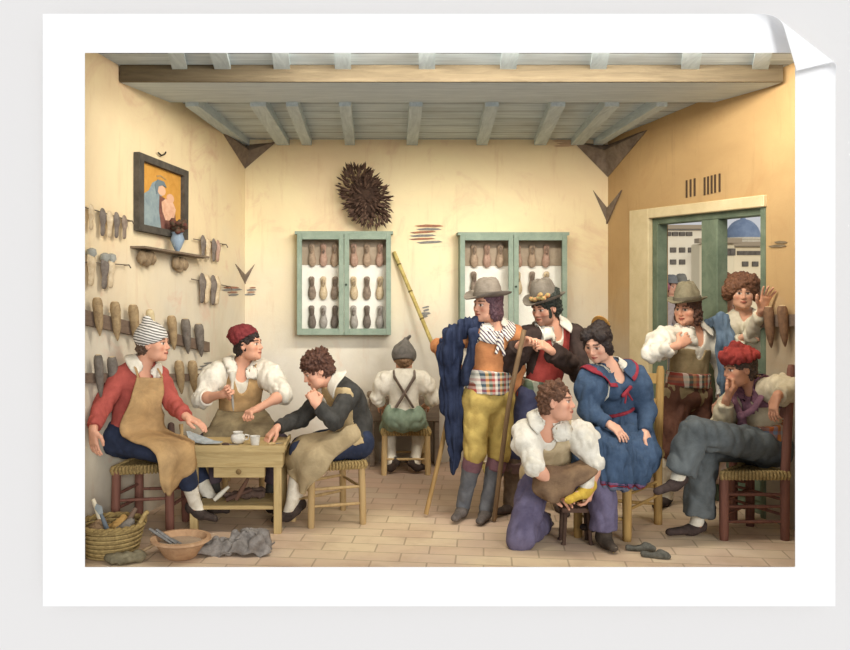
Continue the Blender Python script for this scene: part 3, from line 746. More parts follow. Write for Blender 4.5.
# the sheet, its upper right corner curled over
def sheet():
    nx, nz = 160, 120; x0, x1, z0, z1 = X_(43), X_(835), Z_(606), Z_(14)
    ix0, ix1, iz0, iz1 = X_(85), X_(795), Z_(567), Z_(53)
    def grid(lo, hi, ia, ib, n):
        a = np.linspace(lo, hi, n); a[np.argmin(abs(a-ia))] = ia; a[np.argmin(abs(a-ib))] = ib; return a
    gx = np.unique(np.concatenate([np.linspace(x0, X_(740), 60), np.linspace(X_(740), x1, 90), [ix0, ix1]])); gz = np.unique(np.concatenate([np.linspace(z0, Z_(95), 50), np.linspace(Z_(95), z1, 80), [iz0, iz1]])); nx, nz = len(gx), len(gz)
    c0 = V(X_(750), z1); c1 = V(x1, Z_(80)); d = nrm(c1-c0); nn = V(d[1], -d[0]); nn = nn if nn.sum() > 0 else -nn
    rr = .05
    def bend(x, z, off):
        t = (V(x, z)-c0) @ nn
        if t <= 0: return V(x, YS-off, z)
        a = min(t/rr, 3.05); base = V(x, z)-nn*t
        s1 = rr*math.sin(a)+(t-a*rr if t > a*rr else 0)*math.cos(a); h1 = rr*(1-math.cos(a))+(t-a*rr if t > a*rr else 0)*math.sin(a)
        nx_, nh = -math.sin(a), math.cos(a)
        p = base+nn*(s1+off*nx_); return V(p[0], YS-h1-off*nh, p[1])
    idx = {}; v = []; f = []
    def vid(i, j, s):
        if (i, j, s) not in idx: idx[(i, j, s)] = len(v); v.append(bend(gx[i], gz[j], .004*s))
        return idx[(i, j, s)]
    inside = lambda i, j: gx[i] >= ix0-1e-6 and gx[i+1] <= ix1+1e-6 and gz[j] >= iz0-1e-6 and gz[j+1] <= iz1+1e-6
    cells = {(i, j) for i in range(nx-1) for j in range(nz-1) if not inside(i, j)}
    for (i, j) in cells:
        f.append((vid(i, j, 1), vid(i+1, j, 1), vid(i+1, j+1, 1), vid(i, j+1, 1))); f.append((vid(i, j, 0), vid(i, j+1, 0), vid(i+1, j+1, 0), vid(i+1, j, 0)))
        for (di, dj, a, b) in ((-1, 0, (i, j), (i, j+1)), (1, 0, (i+1, j), (i+1, j+1)), (0, -1, (i, j), (i+1, j)), (0, 1, (i, j+1), (i+1, j+1))):
            if (i+di, j+dj) not in cells: f.append((vid(*a, 0), vid(*b, 0), vid(*b, 1), vid(*a, 1)))
    o = link('paper_mount', v, f, M_PAPER, None, True)
    bm = bmesh.new(); bm.from_mesh(o.data); bmesh.ops.recalc_face_normals(bm, faces=bm.faces[:]); bm.to_mesh(o.data); bm.free(); o.data.set_sharp_from_angle(angle=.6)
    tag(o, 'large white paper mount around the whole workshop view, upper right corner curled over', 'paper mount'); return o
sheet()
# ------------------------------------------------------------------ outside the door
M_GND = wash('#cfc0a0', '#bfb08e', 1); m = MB(); m.box((14.5, 60, -.1), (12, 70, .04)); m.box((3.6, 7.6, -.1), (2, 3, .04), bev=.003)
og = MB(); og.prism([V(2.45, 8.6, -.06), V(60, 130, -.06), V(110, 130, -.06), V(40, 5.5, -.06), V(3.27, 5.5, -.06), V(3.14, 5.9, -.06)], V(0, 0, -.05)); og = og.build('ground', M_GND); og['kind'] = 'structure'
def house(px0, px1, pyt, Y, z0, rows, mat, label, roof=None):
    x0, x1 = (px0-CX)*Y/F, (px1-CX)*Y/F; zt = EYE-(pyt-CY)*Y/F
    r = thing('house', ((x0+x1)/2, Y, 0), label, 'house', None)
    m = MB(); m.box(((x0+x1)/2, Y+.5, (zt)/2-.04), ((x1-x0)/2, .5, zt/2+.02)); m.build('wall', mat, r)
    m = MB(); m.box(((x0+x1)/2, Y-.05, zt+.08), ((x1-x0)/2+.15, .25, .09)); m.build('cornice', wash('#9c8a70'), r)
    for (py, xs, hh) in rows:
        m0 = (px1-px0)
        for x in xs:
            q = P(x, py, Y); w = MB(); w.box((q[0], Y-.02, q[2]), (.13*Y/40, .05, hh*Y/F/2)); w.build('window', wash('#5b5248', '#6f665a'), r)
    return r
house(560, 708, 229, 40, 0, [(234, (570, 582, 594, 606, 618, 630, 642, 654, 661, 668, 675, 682, 689), 4), (250, (574, 588, 602, 616, 632, 648, 664, 673, 682, 691), 5), (262, (664, 673, 682), 5)], wash('#e5d9c0', '#dccba8', .4), 'pale block of houses with rows of small windows behind the left door pane')
house(700, 735, 243, 34, 0, [(252, (722, 727, 732), 7)], wash('#dfcfa9', '#d9c69e', .4), 'narrow ochre house with tall windows directly left of the domed building')
house(722, 900, 246, 38, 0, [(253, (740, 746, 752, 758), 4), (264, (745, 755), 5)], wash('#e6d3ac', '#dcc69c', .4), 'wide ochre house with a cornice in front of the blue dome')
r = thing('domed_church', P(743, 275, 60)*V(1, 1, 0), 'distant church with a blue grey dome and lantern above the rooftops', 'church')
m = MB(); q = P(743, 240, 60); m.lathe([(1.15, -4.1), (1.15, 0), (1.25, .02), (1.25, .15), (.0, .15)], q, n=20); m.build('drum', wash('#cbbf a6'.replace(' ', ''), '#b8ab92'), r, True)
m = MB(); m.lathe([(1.1*math.cos(a), .15+1.25*math.sin(a)) for a in np.linspace(0, 1.4, 9)]+[(.16, 1.42), (.16, 1.75), (.05, 1.85), (.03, 2.5), (.0, 2.52)], q, n=20); m.build('dome', wash('#7f8fa6', '#6a7b95', 2), r, True)
# ------------------------------------------------------------------ camera, light
cam = bpy.data.cameras.new('camera'); co = bpy.data.objects.new('camera', cam); COL.objects.link(co); SC.camera = co
co.location = (0, 0, EYE); co.rotation_euler = (PI/2, 0, 0); cam.sensor_width = 36; cam.lens = F/850*36
cam.shift_x = 50/850; cam.shift_y = -50/850; cam.clip_end = 500
w = bpy.data.worlds.new('world'); SC.world = w; w.use_nodes = True
w.node_tree.nodes['Background'].inputs[0].default_value = lin('#f7f8fb'); w.node_tree.nodes['Background'].inputs[1].default_value = .62
def area(name, loc, tgt, sx, sy, e, col='#ffffff', spread=PI):
    l = bpy.data.lights.new(name, 'AREA'); l.shape = 'RECTANGLE'; l.size = sx; l.size_y = sy; l.energy = e; l.color = lin(col)[:3]; l.spread = spread
    o = bpy.data.objects.new(name, l); COL.objects.link(o); o.location = loc; o.rotation_euler = (Vector(tgt)-Vector(loc)).to_track_quat('-Z', 'Y').to_euler(); return o
sun = bpy.data.lights.new('sun', 'SUN'); sun.energy = 1.65; sun.angle = .3; so = bpy.data.objects.new('sun', sun); COL.objects.link(so)
so.rotation_euler = Vector((-.3, 1, -.22)).to_track_quat('-Z', 'Y').to_euler()
area('added_top_fill', (.95, 5.52, 3.2), (.95, 8.2, 1.7), 3.3, .22, 105, '#fff6e8')  # added fill light hidden above the front opening; the workshop has no lamp there
SC.view_settings.view_transform = 'Standard'; SC.view_settings.look = 'None'; SC.view_settings.exposure = 0; SC.view_settings.gamma = 1
# ------------------------------------------------------------------ wall things
def M3(D, N): return np.array([D, N, UZ])
M_CAB = wash('#96a692', '#839683', 8); M_CABIN = wash('#f0ebdc', '#e6e0cf', 6); M_CABTOP = wash('#a8967a', '#94836a', 8)
M_GLASS = NT('glass'); M_GLASS.b.inputs['Transmission Weight'].default_value = 1; M_GLASS.b.inputs['IOR'].default_value = 1.05; M_GLASS = M_GLASS.fin('#ffffff', .02, None, 0, .3); M_GLASS = None
def sole(m, c, h, w, D, N, flip=1, tone=0, lean=0.):
    """a slim hanging shoe: waisted outline, thick toe, low heel; c centre, h height, w width"""
    prof = [(-.5, .25), (-.46, .62), (-.34, .92), (-.2, 1.0), (-.04, .82), (.12, .6), (.26, .66), (.4, .74), (.47, .6), (.5, .3)]
    n = 10; base = len(m.v); R = (D, N)
    for i, (z, ww) in enumerate(prof):
        zz = z*h*flip; t = .5+.3*math.cos(z*PI*1.4)
        for j in range(n):
            a = 2*PI*j/n; q = c+D*(math.cos(a)*ww*w/2+lean*zz)+N*(max(math.sin(a), -.2)*w*.62*t*ww+w*.1)+UZ*zz
            m.v.append(tuple(q))
    for i in range(len(prof)-1):
        for j in range(n):
            a = base+i*n+j; b = base+i*n+(j+1) % n; m.f.append((a, b, b+n, a+n)); m.m.append(tone)
    m.f.append(tuple(base+j for j in range(n))); m.m.append(tone); m.f.append(tuple(base+(len(prof)-1)*n+j for j in range(n))); m.m.append(tone)
    return m
SHC = [('#9c8976', '#7c6a5a'), ('#b89c80', '#9c8368'), ('#b0a89c', '#968d82'), ('#d8c29c', '#c0a67e'), ('#bf9a84', '#a58068'), ('#82766a', '#685c52')]
ROWN = ['top', 'middle', 'bottom']; COLN = ['first', 'second', 'third', 'fourth', 'fifth', 'sixth']
CNAM = ['brown', 'light brown', 'grey', 'cream', 'pinkish', 'dark grey']
def cabinet(px0, px1, py0, py1, xs, ys, label, side, grp, hidden=()):
    D_ = .17; Yf = 8.37-D_; a, b = P(px0, py0, Yf), P(px1, py1, Yf)
    r = thing('wall_cabinet', ((a[0]+b[0])/2, 8.30, b[2]), label, 'cabinet'); x0, x1, z0, z1 = a[0], b[0], b[2], a[2]; t = .045; yb = 8.368
    m = MB(); m.box(((x0+x1)/2, yb-.008, (z0+z1)/2), ((x1-x0)/2-.01, .006, (z1-z0)/2-.01)); m.build('back_panel', M_CABIN, r)
    m = MB(); m.box(((x0+x1)/2, yb-.018, z1-.16), ((x1-x0)/2-.02, .003, .12)); m.build('painted_top_shade', wash('#b09c82', '#9c886e', 8), r)  # brown strip: shade under the cabinet top, painted in as colour
    m = MB()
    for (xa, xb, za, zb) in ((x0, x0+.02, z0, z1), (x1-.02, x1, z0, z1), (x0+.02, x1-.02, z0, z0+.02), (x0+.02, x1-.02, z1-.02, z1)): m.box(((xa+xb)/2, (Yf+yb)/2+.012, (za+zb)/2), ((xb-xa)/2, (yb-Yf)/2-.013, (zb-za)/2))
    m.build('carcass', M_CAB, r)
    m = MB(); m.box(((x0+x1)/2, (Yf+yb)/2, z1+.012), ((x1-x0)/2+.02, (yb-Yf)/2+.012, .014)); m.build('cornice', M_CAB, r)
    xm = (x0+x1)/2
    for k, (xa, xb) in enumerate(((x0, xm-.002), (xm+.002, x1))):
        m = MB(); y = Yf
        for (p, q, u, v) in ((xa, xa+t, z0, z1), (xb-t, xb, z0, z1), (xa+t, xb-t, z0, z0+t*1.3), (xa+t, xb-t, z1-t*1.1, z1)): m.box(((p+q)/2, y, (u+v)/2), ((q-p)/2, .012, (v-u)/2), bev=.003)
        d = m.build('door', M_CAB, r)
        if k == 1: m = MB(); m.lathe([(.006, 0), (.01, .01), (.006, .016)], (xa+t*.4, y-.012, (z0+z1)/2), np.array([V(1, 0, 0), V(0, 0, 1), V(0, -1, 0)]), 8); m.build('knob', wash('#3f4a3f'), d)
    for i, y_ in enumerate(ys):
        for j, x_ in enumerate(xs):
            if (i, j) in hidden: continue
            k = (i*5+j*3+(1 if side else 0)) % 6; q = P(x_, y_, 8.33); m = MB()
            sole(m, q, .215, .075, V(1, 0, 0), V(0, -1, 0), 1, 0, .04*((j*7+i*3) % 3-1))
            o = m.build('shoe', hairless(SHC[k]), None, True)
            tag(o, f'{CNAM[k]} shoe in {side} wall cabinet, {ROWN[i]} row, {COLN[j]} from the left', 'shoe', grp)
            S_ = MB(); S_.lathe([(.2, 0), (.9, .003), (1.0, .006), (.7, .011), (.1, .013)], q+V(.0, -.034, .05), np.array([V(.017, 0, 0), V(0, 0, .04), V(0, -1, 0)]), 12); S_.build('opening', hairless(((SHC[k][1], '#5d4f42'))), o, True)
    return r
def hairless(c): return wash(c[0], c[1], 30)
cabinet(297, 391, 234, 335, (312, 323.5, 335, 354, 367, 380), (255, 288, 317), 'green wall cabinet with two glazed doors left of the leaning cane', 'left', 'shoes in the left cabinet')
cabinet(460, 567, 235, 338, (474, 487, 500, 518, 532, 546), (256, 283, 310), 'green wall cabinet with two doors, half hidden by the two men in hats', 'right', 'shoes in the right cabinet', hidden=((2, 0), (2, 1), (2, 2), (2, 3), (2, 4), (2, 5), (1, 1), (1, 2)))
# dry bush of twigs
r = thing('twig_bush', bw(366, 197, .05), 'dark brown bush of dry twigs hung on the back wall above the left cabinet', 'bush')
rnd = random.Random(5); m = MB(); m2 = MB()
cc = bw(365, 197, .16)
for i in range(520):
    a = rnd.uniform(0, 2*PI); t = math.sqrt(rnd.random()); ex, ez = math.cos(a)*t*.2, math.sin(a)*t*.27
    c = cc+V(ex+ez*-.32, rnd.uniform(-.09, .08)*(1-t*.6), ez)
    d = nrm(V(math.cos(a)*(.4+t)+rnd.uniform(-.5, .5), rnd.uniform(-.7, .2), math.sin(a)*(.4+t)+rnd.uniform(-.4, .5)))
    L = rnd.uniform(.035, .085); s1 = nrm(np.cross(d, V(0, 1, .2)))*rnd.uniform(.006, .012)
    (m if rnd.random() < .6 else m2).add([c-s1*.6, c+d*L*.5-s1, c+d*L, c+d*L*.5+s1, c+s1*.6, c+d*L*.45+V(0, -.008, 0)], [(0, 1, 5), (1, 2, 5), (2, 3, 5), (3, 4, 5), (4, 0, 5), (0, 4, 3, 2, 1)])
m.build('twigs', wash('#3f2c24', '#5a4234', 20), r); m2.build('leaves', wash('#6e5444', '#4e392e', 20), r)
S = SDF(.012); S.ell(cc+V(0, .03, 0), (.14, .07, .2), k=.02); S.build('core', wash('#3a2920', '#4b372b', 20), r, .02, 30)
# cane leaning on the wall
m = MB(); a, b = P(394, 252, 8.30), P(479, 470, 8.30); b = V(b[0]+.01, 7.75, .012); a = P(394, 252, 8.345)
pts = [lerp(a, b, t) for t in np.linspace(0, 1, 12)]; m.tube(pts, [.018]*12, 9)
o = m.build('leaning_cane', wash('#c9b264', '#a8924c', 20), None, True); tag(o, 'long yellow cane pole leaning on the back wall between the two cabinets', 'pole')
for t in np.linspace(.06, .95, 8): c = lerp(a, b, t); d = nrm(b-a); m = MB(); m.tube([c-d*.008, c, c+d*.008], [.019, .0225, .019], 9); m.build('cane_joint', wash('#7d6a34', '#6a5828'), o, True)
# ------------------------------------------------------------------ left wall
r = thing('framed_painting', lw(158, 240, .02), 'dark framed painting of a mother in blue holding a child, on the left wall', 'painting')
def quad(p, n, th): return MB().prism(p, n*th)
c4 = [(133, 152), (183, 171.5), (182.5, 240), (133, 230.5)]
def bil(u, v, off): a = lerp(lw(*c4[0], off), lw(*c4[1], off), u); b = lerp(lw(*c4[3], off), lw(*c4[2], off), u); return lerp(a, b, v)
m = MB(); f = .09
for (u0, u1, v0, v1) in ((0, f, 0, 1), (1-f, 1, 0, 1), (f, 1-f, 0, f), (f, 1-f, 1-f, 1)): m.prism([bil(u0, v0, .005), bil(u1, v0, .005), bil(u1, v1, .005), bil(u0, v1, .005)], NL*.045)
m.build('frame', wash('#5c554a', '#474139', 12), r)
m = MB(); m.prism([bil(f, f, .004), bil(1-f, f, .004), bil(1-f, 1-f, .004), bil(f, 1-f, .004)], NL*.012); cv = m.build('canvas', wash('#d99b3c', '#c98a30', 9), r)
def paint(name, poly, mat, k): m = MB(); m.prism([bil(f+(1-2*f)*u, f+(1-2*f)*v, .016) for u, v in poly], NL*(.002+.001*k)); return m.build(name, mat, cv)
circ = lambda cx, cy, a, b, n=14: [(cx+a*math.cos(2*PI*i/n), cy+b*math.sin(2*PI*i/n)) for i in range(n)]
paint('painted_robe', [(.0, .62), (.08, .5), (.2, .42), (.28, .28), (.42, .2), (.52, .28), (.5, .5), (.55, .7), (.62, 1), (.02, 1)], wash('#93a3a3', '#7b8d92', 14), 0)
paint('painted_dress', [(.45, .45), (.7, .5), (.85, .7), (.9, 1), (.5, 1), (.44, .7)], wash('#8d5a4c', '#6e4338', 14), 1)
paint('painted_face', circ(.5, .36, .1, .085), wash('#e3b08c'), 2); paint('painted_child', [(.5, .55), (.6, .48), (.78, .5), (.86, .62), (.8, .82), (.6, .84), (.52, .7)], wash('#e6b894', '#d79c7a', 20), 3)
paint('painted_child_head', circ(.72, .45, .09, .075), wash('#deaa86'), 4); paint('painted_veil', [(.33, .3), (.4, .2), (.55, .2), (.62, .29), (.52, .27), (.42, .31), (.38, .45)], wash('#6f7f84'), 5)
paint('painted_halo', [(.38, .14), (.48, .11), (.62, .15), (.61, .165), (.48, .13), (.39, .16)], wash('#a88a5c'), 2)
m = MB(); h = lw(159, 153.5, .02); m.tube([h+DL*.05, h-UZ*.015, h-DL*.05, h-DL*.07+UZ*.02], .006, 6); m.build('hook', wash('#3a322a'), r)
r = thing('flower_vase', lw(165.5, 249, .09), 'small blue pointed vase of dark red flowers hanging under the painting', 'vase')
c = lw(165.5, 240, .1); m = MB(); m.lathe([(.006, -.1), (.03, -.06), (.055, .0), (.04, .045), (.048, .06)], c, n=12); m.build('vase_body', wash('#8fa0ad', '#7a8da0', 14), r, True)
S = SDF(.007); rnd = random.Random(3)
for i in range(22): S.ell(c+V(rnd.uniform(-.06, .06), rnd.uniform(-.06, .06), rnd.uniform(.06, .15)), [rnd.uniform(.014, .024)]*3, k=.003)
S.build('flowers', wash('#6e3a30', '#4a4a34', 30), r, .006, 40)
# little shelf on two carved brackets
r = thing('bracket_shelf', lw(160, 252, .02), 'small wall shelf on two carved brown brackets beneath the painting', 'shelf')
m = MB(); m.prism([lw(130, 246, .0), lw(196, 256.5, .0), lw(196, 258.5, 0), lw(130, 248, .0)], NL*.12); m.build('board', wood('#8b7862', '#6f5d4a', 'Y'), r)
for (px, py) in ((141, 257), (175, 263)):
    S = SDF(.008); q = lw(px, py, .04)
    for i in range(4): S.ell(q+DL*(.06-.045*i)+UZ*(-.01*(i % 2)), (.035, .04, .05), k=.008)
    S.ell(q-UZ*.035, (.04, .035, .035), k=.01); S.build('bracket', wash('#a08866', '#7d674c', 16), r, .008, 30)
# rods with shoes hung in pairs on the left wall
def rod(a, b, label):
    m = MB(); m.tube([lw(*a, .03), lw(*b, .03)], .0045, 6); m.tube([lw(*b, .0), lw(*b, .04), lw(b[0]+1, b[1]+3, .045)], .005, 6)
    return tag(m.build('wall_rod', wash('#6d5f4f'), None, True), label, 'rod')
rod((80, 207), (127, 221), 'thin rod with a hooked end carrying dark shoes left of the painting')
rod((80, 262), (124, 265), 'thin rod with a hooked end carrying ribboned shoes under the painting, far left'); rod((190, 239), (222, 244.5), 'thin rod carrying two dark shoes right of the painting'); rod((188, 279), (226, 286.5), 'thin rod carrying two yellowish shoes near the wall corner')
k_ = 0
for (px, py, h, c, lab, g) in ((86.5, 217, 26, 3, 'pale shoe cut off by the left edge, upper rod', 0), (98, 222, 28, 5, 'dark hanging shoe of the upper rod, farthest from the painting', 0), (105, 224, 27, 3, 'pale hanging shoe beside the farthest dark one, upper rod', 0), (112, 225, 26, 5, 'dark hanging shoe in the middle of the upper left rod', 0), (120, 227, 24, 0, 'brown hanging shoe nearest the painting on the upper left rod', 0),
    (86, 268, 36, 3, 'pale shoe with grey ribbon cut by the left edge, lower rod', 1), (99.5, 272, 34, 5, 'dark ribboned shoe hung on the lower left rod', 1), (106, 272, 32, 3, 'pale ribboned shoe hung on the lower left rod', 1),
    (199, 247, 24, 5, 'dark hanging shoe right of the painting, left one', 0), (204, 249, 22, 3, 'pale hanging shoe right of the painting, left pair', 0), (210, 250, 23, 5, 'dark hanging shoe right of the painting, right one', 0), (214, 251, 22, 4, 'pinkish hanging shoe right of the painting at the rod end', 0),
    (198, 288, 30, 5, 'dark shoe of the yellowish pair rod near the corner, left one', 0), (203, 289, 29, 3, 'yellowish shoe near the corner, left one', 0), (209, 290, 30, 5, 'dark shoe of the yellowish pair rod near the corner, right one', 0), (213, 290, 29, 3, 'yellowish shoe near the corner, right one', 0)):
    q = lw(px, py, .025); hh = h*q[1]/F; m = MB(); sole(m, q, hh, hh*.36, DL, NL, -1, 0, 0); o = m.build('shoe', hairless(SHC[c]), None, True); tag(o, lab, 'shoe', 'shoes hung on the left wall')
    if g: m = MB(); m.lathe([(.02, 0), (.035, .02), (.03, .05), (.01, .06)], q+UZ*hh*.3+NL*.015, n=9); m.build('ribbon', wash('#a8a89c', '#8f8f86', 20), o, True)
# rails with wooden lasts
M_RAIL = wood('#87705c', '#6a5646', 'Y', 4)
def rail(mk, N, a, b, th, label):
    m = MB(); p = [mk(a[0], a[1], .0), mk(b[0], b[1], .0)]; w = th*p[0][1]/F
    m.prism([p[0]+UZ*w/2, p[1]+UZ*w*.42, p[1]-UZ*w*.42, p[0]-UZ*w/2], N*.035); o = m.build('wall_rail', M_RAIL); return tag(o, label, 'rail')
rail(lw, NL, (80, 317), (206, 347), 15, 'long dark wooden rail holding seven lasts, upper one on the left wall')
rail(lw, NL, (80, 378), (201, 377), 10, 'shorter dark wooden rail behind the man in red, lower one on the left wall')
rail(rw, NR, (764, 321), (800, 320), 13, 'wooden rail with lasts on the right wall beside the doorway')
def last(mk, D, N, px, py0, py1, w, cols, lab, grp):
    a, b = mk(px-1.5, py0, .05), mk(px+1.5, py1, .05); h = a[2]-b[2]; ww = w*a[1]/F; m = MB(); ax = nrm(a-b); n = 10; base = 0
    pr = [(0, .62), (.06, .8), (.2, .9), (.35, .82), (.5, .78), (.65, .7), (.8, .52), (.93, .28), (1, .08)]
    ring = []
    for (t, r_) in pr:
        c = lerp(a, b, t)
        for j in range(n):
            an = 2*PI*j/n; m.v.append(tuple(c+D*math.cos(an)*ww*.5*r_+N*(math.sin(an)*ww*.5*r_+.012)))
    for i in range(len(pr)-1):
        for j in range(n): q0 = i*n+j; q1 = i*n+(j+1) % n; m.f.append((q0, q1, q1+n, q0+n)); m.m.append(0)
    m.f.append(tuple(range(n))); m.f.append(tuple((len(pr)-1)*n+j for j in range(n))); m.m += [0, 0]
    o = m.build('shoe_last', wash(cols[0], cols[1], 25), None, True); tag(o, lab, 'shoe last', grp)
    m = MB(); c = lerp(a, b, .02)+ax*.002; m.lathe([(ww*.24, -.004), (ww*.26, .004), (ww*.2, .008)], c+N*.012, n=10); m.build('heel_end', wash('#d0b68a', '#bfa377', 30), o, True)
LW = ('#b09468', '#8d7350'); LD = ('#7e7468', '#61584e'); LP = ('#d6c294', '#c4ae80')
for (px, a, b, w, c, l) in ((90, 298, 336, 12, LW, 'nearest the left edge'), (108, 302, 341, 12, LW, 'second from the left edge'), (126.5, 305, 342, 12, LW, 'third, left of the striped cap'), (143.5, 310, 340, 10, LP, 'pale one behind the striped cap'), (165.5, 316, 350, 11, LW, 'light one right of the striped cap'), (179.5, 319, 354, 11, LD, 'dark grey one, second from the rail end'), (193, 324, 357, 11, LD, 'dark grey one nearest the rail end')):
    last(lw, DL, NL, px, a, b, w, c, 'wooden last in the upper left rail, '+l, 'lasts in the left wall rails')
for (px, a, b, w, c, l) in ((91, 355, 398, 11, LD, 'nearest the left edge'), (105, 357, 400, 12, LD, 'just left of the man in red'), (173, 361, 394, 11, LW, 'first to the right of the man in red'), (186.5, 361, 394, 11, LW, 'nearest the rail end')):
    last(lw, DL, NL, px, a, b, w, c, 'wooden last in the lower left rail, '+l, 'lasts in the left wall rails')
for (px, a, b, w, l) in ((777, 307, 348, 12, 'nearer the doorway'), (791, 306, 347, 12, 'at the right edge')):
    last(rw, DR, NR, px, a, b, w, ('#8a6648', '#6e4f38'), 'brown wooden shoe last in the right wall rail, '+l, 'lasts in the right wall rail')
# ------------------------------------------------------------------ furniture
M_RUSH = wash('#b8995c', '#8f7544', 60, bs=1.0)
def leg_t(m, a, b, r=.024): m.tube([a, lerp(a, b, .08), lerp(a, b, .5), lerp(a, b, .93), b], [r*.9, r, r*1.02, r, r*.9], 12)
def stool(label, corners, zs, mat, r=.024, rungs=((.35, .2), (.3, .16)), group=None, seat_up=.0, name='rush_stool', skip=()):
    """corners: four floor points in order (front-left, front-right, back-right, back-left)"""
    c = sum(corners)/4; root = thing(name, (c[0], c[1], 0), label, 'stool', group)
    tops = [lerp(p, c, .04)*V(1, 1, 0)+UZ*(zs-.01) for p in corners]
    for p, t in zip(corners, tops): m = MB(); leg_t(m, p+UZ*.0, t, r); m.build('leg', mat, root, True)
    for k in range(4):
        p, q = corners[k], corners[(k+1) % 4]; tp, tq = tops[k], tops[(k+1) % 4]
        for z in rungs[k % 2]:
            m = MB(); f = z/zs; m.tube([lerp(p, tp, f), lerp(lerp(p, tp, f), lerp(q, tq, f), .5), lerp(q, tq, f)], [.009, .012, .009], 8); m.build('rung', mat, root, True)
    seat(root, tops, zs, c); return root
def seat(root, tops, zs, c, mat=None):
    n = 22; m = MB(); T = [lerp(t, c+UZ*t[2], -.12)*V(1, 1, 0) for t in tops]; g = []
    for i in range(n+1):
        for j in range(n+1):
            u, v = i/n, j/n; p = lerp(lerp(T[0], T[1], u), lerp(T[3], T[2], u), v)
            e = min(u, 1-u, v, 1-v); rb = .005*math.sin((max(abs(u-.5), abs(v-.5)) == abs(u-.5) and v or u)*n*PI*1.0+1.5)
            g.append(p+UZ*(zs+.012-.012*math.exp(-e*8)*0-.014*(1-math.exp(-e*5))+rb*.6-(.016 if e == 0 else 0)))
    k = len(g); f = []
    for i in range(n):
        for j in range(n): a = i*(n+1)+j; f.append((a, a+n+1, a+n+2, a+1))
    g2 = [p-UZ*(p[2]-zs+.03) for p in g]
    for i in range(n):
        for j in range(n): a = i*(n+1)+j+k; f.append((a+1, a+n+2, a+n+1, a))
    ring = [j for j in range(n+1)]+[i*(n+1)+n for i in range(1, n+1)]+[n*(n+1)+j for j in range(n-1, -1, -1)]+[i*(n+1) for i in range(n-1, 0, -1)]
    for a, b in zip(ring, ring[1:]+ring[:1]): f.append((a, b, b+k, a+k))
    m.add(g+g2, f); m.build('rush_seat', mat or M_RUSH, root, True)
    # woven edge, cord by cord along the rails
    m = MB()
    for e in range(4):
        a, b = T[e], T[(e+1) % 4]; L = np.linalg.norm(b-a); q = int(L/.022)
        for i in range(q):
            p = lerp(a, b, (i+.5)/q)+UZ*(zs-.012); d = nrm(p-c*V(1, 1, 0)-UZ*p[2]); o_ = d*.012
            m.tube([p-d*.02+UZ*.026, p+o_*.3+UZ*.022, p+o_, p+o_*.3-UZ*.022, p-d*.02-UZ*.022], [.008, .0105, .011, .0105, .008], 6)
    m.build('woven_edge', M_RUSH, root, True)
M_RED = wood('#8d5a48', '#6d4336', 'Z', 3); M_PALE = wood('#c6a670', '#a4834f', 'Z', 3); M_OCH = wood('#bd9550', '#96713a', 'Z', 3)
stool('dark red rush-seated stool under the man in the striped cap', [fl(115, 536), fl(170, 533), fl(186, 521), fl(139, 522)], .45, M_RED, .03, ((.24,), (.28, .18)))
stool('pale rush-seated stool under the curly-haired man leaning on the table', [fl(311, 528), fl(363, 524), fl(343, 510), fl(293, 521)], .43, M_PALE, .024, ((.15, .27), (.26,)))
stool('rush-seated stool hidden beneath the man in the red knitted cap', [fl(225, 497), fl(262, 497), fl(262, 481), fl(228, 481)], .43, M_PALE, .022, ((.2,), (.2,)))
stool('small pale rush-seated stool under the boy seen from behind', [fl(384, 475), fl(428, 475), fl(424, 467), fl(389, 467)], .385, M_PALE, .026, ((.14,), (.14,)))
def ladder_chair(label, c4, zs, zt, mat, backs, r=.026, lean=.06, slats=(.6, .8), kz=((.12, .22, .3), (.16, .26)), spread=0):
    """c4 floor corners; backs: the two corners that rise into back posts"""
    c = sum(c4)/4; root = thing('ladder_back_chair', (c[0], c[1], 0), label, 'chair')
    tops = []; away = nrm((c4[backs[0]]+c4[backs[1]])/2-c); bt = []
    for i, p in enumerate(c4):
        m = MB()
        if i in backs:
            t = p+UZ*zs; u = p+UZ*zt+away*lean; m.tube([p, p+UZ*.2, t, lerp(t, u, .5), u-UZ*.03, u], [r*.95, r, r, r*.95, r*.9, r*.6], 12); bt.append((t, u))
            m.build('back_post', mat, root, True)
        else: t = p+UZ*zs; leg_t(m, p, t, r); m.build('leg', mat, root, True)
        tops.append(p*V(1, 1, 0)+UZ*(zs-.005))
    for s_ in slats:
        f = (s_*zt-zs)/(zt-zs); a = lerp(bt[0][0], bt[0][1], f); b = lerp(bt[1][0], bt[1][1], f); m = MB()
        m.box((a+b)/2, (np.linalg.norm(b-a)/2, .009, .035), np.array([nrm(b-a), nrm(np.cross(UZ, b-a)), UZ])); m.build('back_slat', mat, root)
    for k in range(4):
        p, q = c4[k], c4[(k+1) % 4]
        for z in kz[k % 2]: m = MB(); m.tube([p+UZ*z, (p+q)/2+UZ*z, q+UZ*z], [.009, .012, .009], 8); m.build('rung', mat, root, True)
    seat(root, tops, zs, c); return root
ladder_chair('dark red ladder-back chair under the man in the red drooping cap', [fl(724, 540), fl(785, 540), V(2.52, 6.33, 0), fl(750, 526)], .44, 1.15, M_RED, (1, 2), .03, .05, (.72, .88))
ladder_chair('pale ochre ladder-back chair under the woman in blue', [fl(578, 537), fl(627, 541), fl(658, 524), fl(606, 520)], .5, 1.1, M_OCH, (2, 3), .03, .05, (.92, .76), kz=((.14, .26), (.2, .3)))
